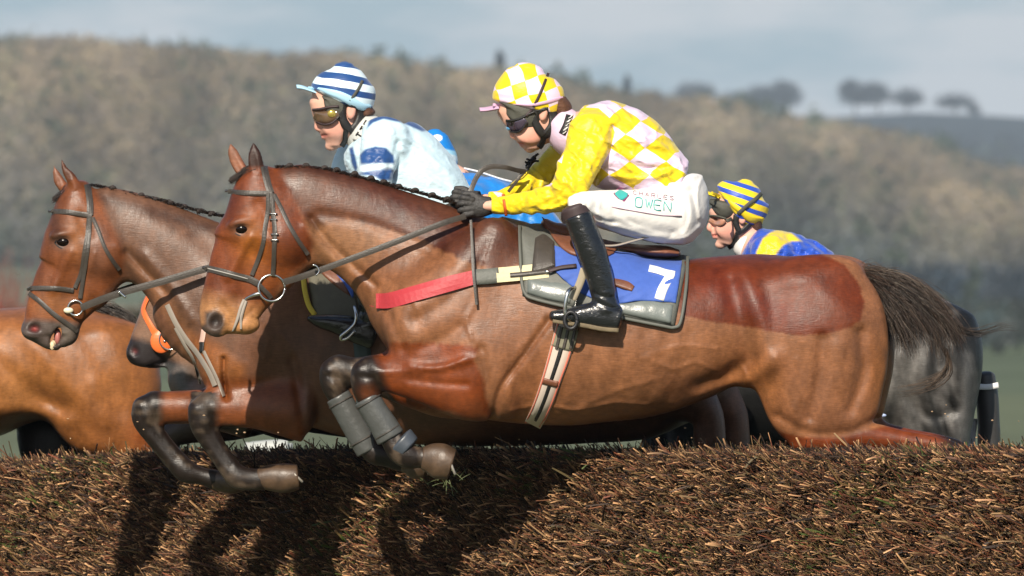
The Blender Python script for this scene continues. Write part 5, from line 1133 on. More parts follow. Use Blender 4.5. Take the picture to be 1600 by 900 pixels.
# gloves with fingers closed on the reins
def glove(fr, root, cx, cy, yc, near_=True, s=1.):
    v = Vol(fr, cx-40*s, cx+44*s, cy-34*s, cy+36*s, .085, .0032)
    v.sweep([(cx+26*s, cy-2*s, 13.5*s, .026), (cx+10*s, cy, 17*s, .028), (cx-6*s, cy+1*s, 17*s, .026)], k=.008, cap=(.15, .6))
    for i, (dy, l) in enumerate(((-14, 16), (-5, 20), (5, 19), (14, 14))):
        v.caps([(cx-4*s, cy+dy*.75*s, -.018, .0105), (cx-(8+l)*s*.75, cy+dy*s, -.024, .0098), (cx-(10+l)*s*.8, cy+(dy+2)*s, -.004, .0092), (cx-(4+l)*s*.62, cy+(dy+2)*s, .014, .0088), (cx-6*s, cy+(dy+1)*s, .018, .0085)], k=.003)
    v.caps([(cx+8*s, cy-12*s, -.006, .012), (cx-4*s, cy-19*s, -.004, .0105), (cx-17*s, cy-20*s, .000, .0092)], k=.004)
    V, F = v.nets(); V[:, 1] += yc
    return mesh('glove', relax(V, F, 1), F, 'glove', root)
glove(fJ, jA, 742, 323, -.085); glove(fJ, jA, 728, 312, .055, s=.9)
# breeches
bv = Vol(fJ, 870, 1120, 252, 396, .39, .0058)
bv.sweep([(1092, 263, 1030, 297, .145), (1104, 290, 1026, 320, .16), (1104, 322, 1030, 350, .16), (1086, 350, 1030, 374, .15)], k=0, p=2.05, cap=(.2, .5))
for sy in (-1, 1): bv.sweep([(1066, 292, 1056, 380, .115, .08*sy), (1036, 290, 1030, 381, .11, .12*sy), (1000, 296, 996, 373, .10, .17*sy), (960, 297, 958, 362, .088, .22*sy), (928, 298, 930, 350, .075, .27*sy), (905, 301, 912, 340, .065, .31*sy), (888, 309, 893, 338, .05, .32*sy)], k=.05, p=2.1, cap=(.5, .25))
bv.wavy(.5, 1, .045, .0016, [(930, 340), (980, 356), (1050, 370)], 22); bv.wavy(1, .2, .03, .0016, [(905, 320), (930, 335)], 24, 1.)
bv.relief([(1065, 262), (1080, 300), (1090, 350)], 5, -.003, .03)
for pth, rr, am in (([(905, 330), (935, 342), (960, 350)], 2.8, -.004), ([(915, 318), (930, 335), (950, 344)], 2.8, .004), ([(960, 352), (1000, 366), (1040, 372)], 2.8, .004), ([(980, 345), (1020, 360), (1060, 366)], 2.8, -.003), ([(1098, 275), (1088, 300), (1092, 340)], 2.8, .004), ([(1040, 376), (1070, 372), (1092, 354)], 2.8, .004), ([(1040, 290), (1062, 300), (1085, 296)], 2.8, -.004)): bv.relief(pth, rr, am*1.25, .01)
mat('white_cotton', (.80, .78, .75), .75, spec=.2, bscale=34, bstr=.25, bscale2=9, bstr2=.3, sheen=.1)
solid('breeches', bv, 'white_cotton', jA, None, 2)
br = jA
V, F = patch(fJ, [(957, 303), (966, 295), (982, 306)], [(957, 303), (970, 320), (982, 306)], bv, .0008, .002, nu=10, nv=6); dm = mesh('diamond_emblem', V, F, mat('magenta_print', (.28, .06, .16), .6), br)
V, F = patch(fJ, [(959, 303), (968, 297.5), (980, 303)], [(961, 306), (970, 314), (979, 308)], bv, .0008, .0036, nu=10, nv=6); mesh('emblem_fill', V, F, mat('teal_print', (.05, .42, .40), .6), dm)
st_ = []
for i, ch in enumerate('OWEN'): st_ += letter(ch, 991+15.0*i+(1 if i == 1 else 0), 309+2.1*i, 10.5, 14.5, .05, .13)
V, F = text_strokes(fJ, bv, st_, 1.5, .0007, .002); mesh('teal_lettering', V, F, 'teal_print', br)
st_ = []
for i, ch in enumerate('CHARLES'): st_ += letter(ch, 988+9.6*i, 298.5+1.35*i, 5.2, 6, .05, .13)
V, F = text_strokes(fJ, bv, st_, .9, .0007, .002); mesh('small_lettering', V, F, mat('plum_print', (.30, .16, .24), .6), br)
V, F = text_strokes(fJ, bv, [[(953, 324), (980, 329), (1010, 334), (1035, 337.5), (1064, 338)]], 1.2, .0007, .002); mesh('printed_line', V, F, 'plum_print', br)
# riding boots
def riding_boot(fr, root, shaft, foot, yc, sole=True, name='riding_boot'):
    xs = [r[0] for r in shaft]+[r[0] for r in foot]; ys_ = [r[1] for r in shaft]+[r[3] for r in foot]
    v = Vol(fr, min(xs)-34, max(xs)+34, min(ys_)-24, max(ys_)+14, .09, .0042)
    v.sweep(shaft, k=0, cap=(.12, .6)); v.sweep([(*r,) for r in foot], k=.014, cap=(.3, .9), p=2.3)
    for (a, b) in (((foot[0][0]-30, foot[0][1]-4), (foot[0][0]+5, foot[0][1]+4)), ((foot[0][0]-38, foot[0][1]-20), (foot[0][0]-4, foot[0][1]-14))): v.relief([a, ((a[0]+b[0])/2, (a[1]+b[1])/2+3), b], 2.6, -.004, .001)
    V, F = v.nets(); V[:, 1] += yc; bt = mesh(name, relax(V, F, 2), F, 'black_leather', root)
    if sole:
        pts = [(r[2], r[3]-1.5) for r in foot]; V, F = ribbon(fr, pts, 6.5, .030, ys=yc, round_=False); mesh('sole', V, F, mat('sole', (.15, .115, .065), .7, nscale=60, namt=.4) if 'sole' not in MATS else 'sole', bt)
    return v, bt
SH = [(902, 338, 22, .055, -.0), (913, 368, 22.5, .055, 0), (924, 396, 23, .054, .0), (933, 425, 21.5, .048, 0), (941, 455, 20, .042, 0), (947, 482, 18, .038, 0)]
FT = [(966, 478, 965, 517, .034), (942, 470, 940, 515, .036), (915, 474, 914, 510, .038), (890, 481, 888, 506, .040), (866, 485, 863, 502, .036)]
bvA, bA = riding_boot(fJ, jA, SH, FT, -.345)
riding_boot(fJ, jA, SH, FT, .345)
for sy in (-1, 1):
    _, sk = shape('boot_top', fJ, (875, 940, 312, 352), [[(896, 326, 24, .058), (903, 342, 23.5, .058)]], 'elastic', jA, cap=(.3, .12), yoff=.33*sy)
# whip held in the far hand, its flap by the shoulder
V, F = tube(W3(fJ, [(735, 316, .07), (790, 296, .09), (826, 262, .12), (838, 240, .13)]), [.004, .0035, .003, .003], 4, 6); wh = mesh('whip', V, F, 'harness', None); tag(wh, 'black whip in the far hand of the yellow jockey', 'whip')
V, F = merge([tube(W3(fJ, [(822+4*math.cos(a)+i, 262+6*math.sin(a*1.3)-i*2, .11), (830+7*math.cos(a+1), 252+5*math.sin(a), .12), (838+4*math.cos(a*2), 245+6*math.cos(a), .125)]), .004, 4, 6) for i, a in enumerate((0, .9, 1.9, 2.9, 3.8, 5.))]); mesh('flap', V, F, 'harness', wh)

# ================================================================== rider B: pale blue with navy hoops
fK = Frame(.86)
jB = empty('person', (float(fK.x(640)), .86, float(fK.z(380)))); tag(jB, 'jockey in pale blue silks with navy bands and a hooped navy and white cap', 'person')
v = head_vol(fK, 480, 860, 90, 560, (478, 600, 92, 240), hw=.40)
v.ell(535, 152, 48, 46, .074, k=.02)
v.sweep([(484, 168, 572, 160, .068), (488, 180, 566, 180, .070), (494, 192, 560, 196, .066), (500, 204, 552, 208, .058), (505, 214, 546, 216, .050), (512, 226, 538, 226, .036)], k=.012, p=2.15, cap=(.4, .35))
v.caps([(496, 180, 0, .007), (496, 190, 0, .009), (496.5, 199, 0, .0125), (502, 203, 0, .009)], k=.010)
for sy in (-1, 1): v.caps([(499, 202, .010*sy, .006), (503, 203, .013*sy, .006)], k=.006)
v.caps([(508, 209, -.018, .0055), (503.5, 209.5, 0, .0075), (508, 209, .018, .0055)], k=.006); v.caps([(509, 214, -.015, .0055), (505.5, 214.5, 0, .0078), (509, 214, .015, .0055)], k=.006)
v.ell(518, 228, 10, 8, .022, k=.012); v.relief([(503, 212), (517, 210.5)], 1.6, -.0035, .001)
for sy in (-1, 1):
    v.ell(503, 184, 9, 7, .014, .034*sy, k=.008, sub=True); v.ell(525, 200, 18, 14, .018, .048*sy, k=.014)
    v.ell(549, 174, 7.5, 13, .011, .076*sy, -6, k=.004); v.ell(548, 175, 4, 8.5, .006, .090*sy, -6, k=.003, sub=True)
v.sweep([(548, 196, 26, .052), (566, 206, 26, .055), (590, 214, 24, .058)], k=.02)
v.sweep([(624, 190, 592, 262, .11), (645, 200, 590, 300, .15), (690, 250, 640, 340, .15), (730, 300, 690, 380, .14)], k=.03, p=2.2)
for sy in (-1, 1):
    v.sweep([(600, 225, 22, .045, .16*sy), (592, 270, 17, .04, .20*sy), (585, 308, 15, .034, .22*sy), (550, 330, 11, .026, .17*sy), (500, 345, 8, .02, .08*sy)], k=.02)
    v.sweep([(700, 360, 40, .10, .10*sy), (640, 372, 32, .085, .17*sy), (575, 372, 24, .065, .28*sy)], k=.03)
    v.sweep([(575, 372, 20, .05, .28*sy), (572, 430, 15, .040, .345*sy), (578, 500, 12, .030, .35*sy)], k=.02); v.sweep([(578, 518, 8, .024, .35*sy), (530, 508, 7, .024, .35*sy), (500, 500, 6, .022, .35*sy)], k=.02)
solid('body', v, 'skin', jB, skincol((506, 212, 8, 4), (524, 200, 16, 14), (549, 176, 8, 12), (497, 198, 6, 7)), 1)
NAVY = (.018, .07, .23); PALE = (.42, .68, .84); WHT = (.70, .84, .90)
mB = silk('hooped_cap', bs=60, bst=.12)
def stripes(m, fr, root, c, slope, period, frac, cols, ph=0.):
    # value = ((py-c1) - slope*(px-c0))/period
    ox, oz = root.location.x, root.location.z
    k = (-slope/period/fr.k, -1/period/fr.k, ((450-(oz-CZ)/fr.k-c[1])-slope*(ox/fr.k+800-c[0]))/period+ph+20, frac)
    return lin_pattern(m, 'stripes', k, None, cols)
stripes(mB, fK, jB, (540, 101), .17, 21.5, .47, (NAVY, WHT), .26)
hv, hm_, pk = helmet(fK, jB, [(484, 140, 574, 172, .094), (483, 131, 586, 157, .100), (492, 118, 580, 138, .096), (507, 107, 568, 120, .074), (522, 101, 553, 106, .04)], mB, [(490, 140, .085), (480, 136, .064), (471, 133, .042), (463, 132, .018)])
mesh('peak', *pk, mat('pale_blue_cloth', PALE, .5), hm_)
V, F = ribbon(fK, [(481, 138), (505, 142), (530, 149), (548, 158), (566, 169), (580, 170)], [6, 8, 12, 14, 14, 12], .004, hv, .001); mesh('brim_band', V, F, 'pale_blue_cloth', hm_)
V, F = ball(W3(fK, [(538, 100, 0)])[0], (.02, .02, .009), 10, 6); mesh('cap_button', V, F, mat('navy_cloth', NAVY, .5), hm_)
sv, sl = shape('cap_lining', fK, (472, 600, 128, 190), [[(481, 149, 560, 165, .089), (482, 160, 556, 171, .089), (484, 170, 536, 166, .080)]], 'cap_dark', jB, cap=(.2, .12), p=2.2)
V, F = merge([ribbon(fK, [(537, 160), (534, 172), (536, 186), (541, 196), (548, 204)], [14, 13, 13, 14, 12], .006, v, .003), ribbon(fK, [(562, 166), (566, 176), (563, 190), (554, 202), (546, 206)], [14, 15, 16, 15, 10], .006, v, .003),
              ribbon(fK, [(542, 200), (540, 210), (539, 220), (534, 229)], 8, .005, v, .003), ribbon(fK, [(526, 160), (540, 160), (558, 165)], 11, .005, v, .004)]); mesh('chin_harness', V, F, 'harness', jB)
mat('amber_lens', (.13, .08, .045), .1, spec=.9, coat=.8)
V, F = ribbon(fK, [(491, 180), (499, 183), (510, 184), (521, 181), (529, 177)], [10, 16, 19, 17, 11], .011, v, .004); g = mesh('goggles', V, F, 'amber_lens', jB)
V, F = ball(W3(fK, [(519, 178, float(v.surf(519, 178)[0])-.018)])[0], (.016, .006, .014), 14, 8); mesh('lens', V, F, mat('gold_lens', (.55, .42, .10), .15, metal=.6), g)
V, F = merge([ribbon(fK, [(488, 172), (500, 171), (515, 168), (530, 167)], 4, .015, v, .004), ribbon(fK, [(494, 191), (506, 195), (518, 193), (527, 186)], 3, .015, v, .004)]); mesh('goggle_frame', V, F, 'elastic', g)
V, F = ribbon(fK, [(547, 158), (555, 148), (562, 137), (567, 126)], 4.5, .0025, hv, .002); mesh('goggle_strap', V, F, 'cap_dark', g)
_, hr = shape('hair', fK, (556, 600, 160, 200), [[(562, 172, 580, 166, .055), (562, 184, 586, 172, .055)]], 'brown_hair', jB, cap=(.4, .4))
cv, cl = shape('collar', fK, (532, 600, 165, 255), [[(540, 222, 576, 178, .072), (548, 234, 586, 180, .084), (556, 245, 596, 184, .098), (566, 254, 606, 188, .105)]], mat('grey_collar', (.55, .56, .53), .6, bscale=50, bstr=.4), jB, cap=(.12, .2))
st_ = []
for i, ch in enumerate('ATTE'):
    cx, cy = 556+6.1*i, 221-9.2*i; c_, s_ = .55, -.83
    for s in letter(ch, 0, 0, 1, 1): st_.append([(cx+c_*7*(u-.5)-s_*9*(w_-.5), cy+s_*7*(u-.5)+c_*9*(w_-.5)) for u, w_ in s])
V, F = merge([ribbon(fK, s, 2.2, .001, cv, .002, nsub=1, na=2, ysm=0, round_=False) for s in st_]); mesh('lettering', V, F, 'harness', cl)
jv = Vol(fK, 488, 860, 155, 420, .33, .0062)
jv.sweep([(600, 172, 560, 246, .12), (622, 173, 562, 285, .17), (655, 196, 590, 325, .185), (690, 232, 625, 350, .18), (720, 276, 660, 372, .17), (745, 320, 700, 385, .16)], k=0, p=2.25, cap=(.10, .3))
jv.sweep([(603, 214, 38, .065, -.155), (596, 245, 33, .06, -.19), (590, 275, 30, .056, -.22), (583, 305, 27, .05, -.225), (556, 328, 20, .04, -.18), (515, 342, 14, .03, -.10)], k=.022, cap=(.8, .15))
jv.sweep([(585, 214, 36, .065, .155), (555, 245, 32, .06, .20), (542, 275, 28, .056, .22), (540, 310, 22, .05, .22), (530, 328, 20, .04, .18), (500, 342, 14, .03, .10)], k=.022, cap=(.8, .15))
jv.wavy(1, .3, .06, .0024, [(596, 240), (588, 300)], 30); jv.wavy(.6, 1, .07, .0022, [(640, 210), (680, 260), (720, 310)], 50, 1.)
jv.relief([(622, 225), (622, 255), (612, 290)], 5, -.010, .03, -1)
for pth, rr, am in (([(615, 205), (600, 240), (575, 262)], 3, .004), ([(622, 222), (610, 262), (596, 292)], 3, -.005), ([(632, 215), (668, 240), (700, 270)], 3, .004), ([(640, 240), (672, 268), (706, 296)], 3, -.004), ([(650, 262), (680, 285), (712, 300)], 3, .004), ([(572, 268), (590, 262), (612, 270)], 2.6, -.004), ([(566, 248), (584, 244), (604, 250)], 2.6, .003)): jv.relief(pth, rr, am*1.25, .01, -1)
BL = (.56, .74, .83)
def colK(px, py, y):
    C = np.tile(BL, (len(px), 1))
    C = mixc(C, NAVY, inpoly(px, py, [(578, 188), (590, 178), (598, 172), (612, 178), (640, 186), (668, 204), (660, 206), (630, 193), (600, 187), (584, 193), (574, 202)], 1.5))
    C = mixc(C, NAVY, inpoly(px, py, [(563, 243), (572, 234), (588, 230), (604, 232), (616, 244), (618, 258), (600, 256), (580, 258), (565, 260)], 1.5)*(y < -.02))
    C = mixc(C, NAVY, inpoly(px, py, [(560, 271), (585, 267), (612, 262), (617, 270), (614, 282), (600, 284), (584, 276), (562, 274)], 1.5)*(y < -.02))
    C = mixc(C, NAVY, inpoly(px, py, [(546, 232), (552, 230), (560, 262), (556, 270), (550, 256)], 1.5)); C = mixc(C, (.72, .82, .86), inpoly(px, py, [(560, 258), (618, 258), (612, 264), (562, 270)], 3)*(y < -.02)*.7); return C
msk = silk('pale_blue_silk', attr='col'); solid('jacket', jv, msk, jB, colK, 1)
glove(fK, jB, 498, 348, -.075); glove(fK, jB, 480, 346, .07)
bv = Vol(fK, 550, 780, 300, 420, .37, .008)
bv.sweep([(745, 318, 690, 350, .155), (760, 350, 690, 380, .165), (750, 380, 700, 400, .15)], k=0, p=2.3, cap=(.15, .5))
for sy in (-1, 1): bv.sweep([(730, 330, 720, 405, .115, .08*sy), (690, 338, 686, 408, .11, .115*sy), (640, 345, 640, 402, .10, .15*sy), (580, 346, 588, 392, .07, .28*sy)], k=.05, p=2.1, cap=(.5, .25))
solid('breeches', bv, 'white_cotton', jB, None, 2)
SH = [(568, 385, 20, .052), (570, 415, 20, .052), (572, 445, 19.5, .048), (576, 475, 18, .042), (580, 505, 16, .038)]
FT = [(586, 500, 584, 545, .034), (560, 494, 556, 535, .036), (530, 491, 526, 521, .038), (505, 491, 500, 512, .040), (488, 492, 485, 502, .034)]
bvB, bB = riding_boot(fK, jB, SH, FT, -.35, sole=False); riding_boot(fK, jB, SH, FT, .35, sole=False)

# ================================================================== rider C: royal blue and yellow, at the back right
fL = Frame(1.9)
jC = empty('person', (float(fL.x(1260)), 1.9, float(fL.z(480)))); tag(jC, 'jockey in royal blue silks with a yellow panel and striped cap, at the right', 'person')
v = head_vol(fL, 1085, 1420, 275, 640, (1100, 1210, 280, 398))
v.ell(1155, 325, 40, 40, .068, k=.02)
v.sweep([(1108, 332, 1182, 330, .062), (1110, 344, 1180, 344, .064), (1112, 356, 1172, 358, .060), (1115, 367, 1162, 367, .052), (1121, 380, 1150, 378, .036)], k=.012, p=2.15, cap=(.4, .35))
v.caps([(1112, 342, 0, .007), (1110, 350, 0, .009), (1109, 356.5, 0, .012), (1114, 360, 0, .009)], k=.010); v.caps([(1119, 366, -.016, .0052), (1114, 366, 0, .007), (1119, 366, .016, .0052)], k=.006); v.caps([(1119, 370.5, -.014, .0052), (1116, 370.5, 0, .0072), (1119, 370.5, .014, .0052)], k=.006)
v.ell(1126, 382, 9, 7, .02, k=.012); v.relief([(1113, 368), (1125, 367)], 1.5, -.003, .001)
for sy in (-1, 1): v.ell(1118, 346, 8, 6, .014, .03*sy, k=.008, sub=True); v.ell(1135, 360, 16, 12, .016, .044*sy, k=.014); v.ell(1160, 340, 6.5, 11, .011, .070*sy, -10, k=.004); v.ell(1159, 341, 3.5, 7, .006, .082*sy, -10, k=.003, sub=True)
v.sweep([(1158, 358, 22, .05), (1170, 372, 22, .052), (1190, 392, 30, .07)], k=.02)
v.sweep([(1200, 368, 1175, 425, .13), (1250, 385, 1210, 470, .15), (1300, 425, 1260, 500, .15), (1330, 470, 1290, 530, .14)], k=.03, p=2.2)
for sy in (-1, 1):
    v.sweep([(1195, 405, 24, .05, .16*sy), (1185, 445, 20, .045, .20*sy), (1175, 480, 17, .04, .21*sy), (1135, 495, 12, .03, .14*sy), (1100, 500, 10, .026, .08*sy)], k=.02)
    v.sweep([(1300, 500, 38, .10, .10*sy), (1240, 508, 30, .085, .15*sy), (1180, 505, 22, .065, .20*sy), (1180, 560, 16, .045, .23*sy), (1190, 610, 12, .034, .23*sy)], k=.03)
solid('body', v, 'skin', jC, skincol((1116, 368, 7, 3.5), (1135, 360, 14, 12), (1160, 342, 8, 10), (1110, 356, 5, 6)), 1)
RB = (.025, .085, .50); YL = (.82, .62, .02)
mC = silk('striped_cap', bs=60, bst=.2); stripes(mC, fL, jC, (1150, 290), .36, 17.5, .44, (RB, YL), .42)
hv, hm_, pk = helmet(fL, jC, [(1112, 303, 1176, 348, .088), (1112, 298, 1198, 336, .096), (1121, 290, 1199, 316, .092), (1140, 284, 1190, 300, .07), (1157, 281, 1177, 288, .035)], mC, [(1118, 304, .08), (1110, 300, .06), (1103, 298, .04), (1097, 297, .018)])
mesh('peak', *pk, mat('yellow_satin', YL, .5), hm_)
V, F = ribbon(fL, [(1110, 301), (1130, 310), (1148, 323), (1160, 332), (1172, 342), (1192, 345)], [4, 6, 8, 9, 12, 10], .004, hv, .001); mesh('brim_band', V, F, 'yellow_satin', hm_)
sv, sl = shape('cap_lining', fL, (1095, 1190, 295, 352), [[(1107, 308, 1156, 330, .085), (1106, 322, 1152, 336, .084), (1108, 334, 1138, 338, .07)]], 'cap_dark', jC, cap=(.2, .12), p=2.2)
V, F = merge([ribbon(fL, [(1150, 336), (1149, 345), (1151, 354), (1155, 362)], 9, .005, v, .003), ribbon(fL, [(1176, 345), (1168, 354), (1158, 362), (1150, 365)], 8, .005, v, .003), ribbon(fL, [(1152, 362), (1150, 372), (1145, 382), (1138, 388)], 7, .005, v, .003)]); mesh('chin_harness', V, F, 'harness', jC)
mat('clear_lens', (.45, .22, .14), .08, spec=.9, coat=.8)
V, F = ribbon(fL, [(1108, 343), (1116, 347), (1125, 348), (1132, 344)], [6, 9, 10, 7], .007, v, .004); g = mesh('goggles', V, F, 'clear_lens', jC)
V, F = merge([ribbon(fL, [(1134, 346), (1146, 340), (1156, 331), (1168, 320), (1180, 311), (1190, 302)], 6, .003, hv, .006), ribbon(fL, [(1108, 337), (1120, 338), (1134, 342)], 3, .012, v, .004)]); mesh('goggle_strap', V, F, 'cap_dark', g)
_, hr = shape('hair', fL, (1160, 1215, 330, 370), [[(1164, 345, 1192, 342, .055), (1170, 356, 1192, 350, .05), (1180, 363, 1192, 360, .04)]], 'brown_hair', jC, cap=(.4, .4))
cv, cl = shape('collar', fL, (1130, 1200, 340, 410), [[(1147, 384, 1176, 356, .055), (1150, 398, 1186, 362, .065), (1158, 408, 1192, 372, .07)]], 'white_cotton', jC, cap=(.12, .2))
jv = Vol(fL, 1095, 1400, 345, 540, .33, .0068)
jv.sweep([(1192, 356, 1160, 412, .13), (1222, 360, 1180, 440, .17), (1266, 374, 1210, 470, .185), (1308, 401, 1250, 495, .18), (1342, 432, 1290, 520, .17), (1360, 470, 1310, 535, .16)], k=0, p=2.25, cap=(.35, .3))
for sy in (-1, 1): jv.sweep([(1205, 395, 34, .065, .155*sy), (1196, 430, 30, .06, .20*sy), (1184, 470, 26, .056, .22*sy), (1150, 490, 18, .04, .17*sy), (1115, 498, 13, .03, .10*sy)], k=.022, cap=(.8, .15))
jv.wavy(.8, 1, .05, .005, [(1250, 390), (1300, 420)], 40, 1.); jv.wavy(1, .1, .04, .003, [(1225, 400), (1280, 405)], 30, 2.)
def colL(px, py, y):
    C = np.tile(RB, (len(px), 1)); C = mixc(C, YL, inpoly(px, py, [(1180, 394), (1190, 373), (1202, 364), (1215, 358), (1236, 364), (1252, 377), (1236, 377), (1222, 383), (1210, 398), (1195, 430), (1178, 425)], 1.5)); return C
solid('jacket', jv, silk('royal_blue_satin', attr='col', rough=.3, bst=.9), jC, colL, 2)
bv = Vol(fL, 1150, 1400, 450, 560, .32, .01); bv.sweep([(1350, 470, 1300, 500, .155), (1362, 500, 1300, 535, .16), (1350, 535, 1310, 548, .14)], k=0, cap=(.15, .5))
for sy in (-1, 1): bv.sweep([(1330, 480, 1325, 545, .115, .08*sy), (1250, 485, 1250, 540, .10, .14*sy), (1185, 488, 1190, 530, .07, .20*sy)], k=.05, cap=(.5, .25))
solid('breeches', bv, 'white_cotton', jC, None, 2)
glove(fL, jC, 1098, 500, -.06); glove(fL, jC, 1090, 498, .06)

# ================================================================== rider D: bright blue, mostly hidden behind the pale blue rider
fM = Frame(1.95)
jD = empty('person', (float(fM.x(760)), 1.95, float(fM.z(380)))); tag(jD, 'jockey in bright blue silks, only cap and back visible behind the pale blue rider', 'person')
v = head_vol(fM, 590, 960, 190, 640, (600, 725, 190, 330))
v.ell(668, 248, 40, 40, .070, k=.02)
v.sweep([(628, 252, 700, 252, .064), (630, 266, 696, 268, .062), (634, 282, 688, 284, .056), (640, 298, 672, 300, .04)], k=.012, cap=(.4, .35)); v.caps([(630, 262, 0, .008), (627, 274, 0, .011), (632, 278, 0, .009)], k=.01)
v.sweep([(690, 270, 24, .05), (712, 285, 26, .06)], k=.02); v.sweep([(735, 285, 715, 345, .13), (780, 300, 745, 370, .14), (830, 330, 800, 400, .14)], k=.03)
for sy in (-1, 1):
    v.sweep([(725, 320, 24, .05, .16*sy), (710, 360, 20, .045, .20*sy), (690, 390, 17, .04, .2*sy), (650, 400, 11, .03, .1*sy)], k=.02); v.sweep([(810, 390, 34, .1, .1*sy), (750, 410, 28, .08, .15*sy), (700, 410, 20, .06, .2*sy), (700, 470, 15, .045, .22*sy), (705, 520, 12, .034, .22*sy)], k=.03)
solid('body', v, 'skin', jD, skincol((632, 288, 6, 4), (655, 270, 14, 12), (680, 262, 8, 10), (628, 274, 5, 6)), 1)
RB2 = (.012, .22, .66)
vcap = Vol(fM, 610, 730, 190, 300, .13, .0045); vcap.sweep([(626, 248, 708, 268, .094), (628, 235, 716, 252, .098), (640, 220, 712, 235, .09), (656, 209, 702, 219, .066), (668, 204, 690, 208, .035)], k=0, p=2.1, cap=(.12, .42))
def colM(px, py, y):
    C = np.tile(RB2, (len(px), 1)); C = mixc(C, (.35, .68, .85), inpoly(px, py, [(640, 226), (700, 234), (722, 238), (722, 256), (700, 252), (640, 240)], 1.2)); C = mixc(C, (.85, .88, .9), ((px-684)**2/64+(py-216)**2/34 < 1)*1.); C = mixc(C, (.75, .88, .9), inpoly(px, py, [(700, 240), (722, 246), (722, 254), (700, 250)], 1.)); return C
solid('helmet', vcap, mat('blue_cap', attr='col', rough=.45, bscale=30, bstr=.2), jD, colM, 2)
jv = Vol(fM, 640, 920, 245, 440, .33, .0075)
jv.sweep([(722, 266, 700, 330, .13), (750, 272, 725, 350, .17), (800, 286, 765, 380, .18), (850, 320, 810, 405, .17), (875, 350, 845, 415, .16)], k=0, p=2.25, cap=(.35, .3))
for sy in (-1, 1): jv.sweep([(730, 310, 32, .065, .155*sy), (718, 345, 28, .06, .20*sy), (700, 380, 24, .05, .21*sy), (660, 395, 14, .03, .10*sy)], k=.022, cap=(.8, .15))
jv.wavy(1, .5, .07, .003)
solid('jacket', jv, silk('bright_blue_silk', (.012, .20, .60)), jD, None, 2)
V, F = tube(W3(fM, [(725, 263, -.05), (750, 269, -.06), (780, 279, -.06), (800, 284, -.06)]), .0035, 4, 6); mesh('white_piping', V, F, 'white_tape', jD)
# ================================================================== tack of the nearest horse
bA_ = empty('bridle', (float(fA.x(400)), -.05, 1.9)); tag(bA_, 'dark leather bridle with ring bit and long reins on the nearest horse', 'bridle')
sA = lambda *a, **k: ribbon(fA, *a, vol=vA, **k)
for nm, path, w in (('crown_strap', [(413, 260), (416, 275), (420, 290), (424, 302)], 11), ('browband', [(357, 299), (378, 301), (400, 302), (426, 302)], 7.5),
                    ('cheek_strap', [(420, 302), (419, 330), (415, 355), (412, 380), (404, 405), (394, 430)], 6.5), ('cheek_strap', [(426, 302), (427, 330), (430, 360), (429, 395), (427, 430)], 7),
                    ('throat_lash', [(429, 304), (440, 325), (452, 350), (467, 376), (482, 398)], 6.5), ('noseband', [(322, 419), (345, 424), (370, 431), (390, 436), (404, 443)], 10)):
    V, F = sA(path, w, .004); b_ = mesh(nm, V, F, 'leather', bA_)
    if nm == 'noseband': V, F = ribbon(fA, [(323, 419), (345, 424.5), (370, 431), (388, 436)], 2, .0065, vA); mesh('white_stitching', V, F, mat('pale_stitch', (.35, .33, .3), .5), b_)
    if nm == 'cheek_strap' and w == 7:
        for (x, y) in ((428, 334), (430, 366)):
            V, F = merge([ribbon(fA, [(x-6, y), (x+6, y)], 2, .008, vA), ribbon(fA, [(x-6, y+9), (x+6, y+9)], 2, .008, vA)]); mesh('buckle', V, F, 'metal', b_)
# far-side halves of the straps that wrap the muzzle and forehead
V, F = tube(W3(fA, [(322, 419, -.03), (318, 418, 0), (324, 419, .05)]), .006, 4, 6); mesh('nose_front', V, F, 'leather', bA_)
V, F = tube(W3(fA, [(357, 299, -.05), (353, 298, 0), (360, 299, .06)]), .005, 4, 6); mesh('brow_front', V, F, 'leather', bA_)
yb = near(None, vA, 424, 450)-.012
V, F = ring(fA, 425, 450, 20.5, yb, .0042, tilt=.006); mesh('bit_ring', V, F, 'metal', bA_)
V, F = sA([(404, 443), (412, 452), (420, 460), (424, 466)], 7, .005, off=.006); mesh('bit_strap', V, F, 'leather', bA_)
V, F = merge([tube(W3(fA, [(408, 458, near(None, vA, 406, 458)-.012), (397, 461, near(None, vA, 397, 461)-.01), (386, 466, near(None, vA, 386, 466)-.004), (382, 470, near(None, vA, 382, 470)-.003)]), [.008, .007, .005, .004], 4, 8)]); mesh('mouthpiece', V, F, 'metal', bA_)
V, F = sA([(382, 468), (377, 480), (373, 494), (368, 508), (364, 518)], [5, 5, 5, 4, 3], .004); mesh('lip_strap', V, F, mat('pale_leather', (.30, .26, .22), .5), bA_)
V, F = sA([(385, 470), (380, 486), (377, 500), (377, 514)], [4, 4, 4, 3], .004); mesh('lip_strap', V, F, 'pale_leather', bA_)
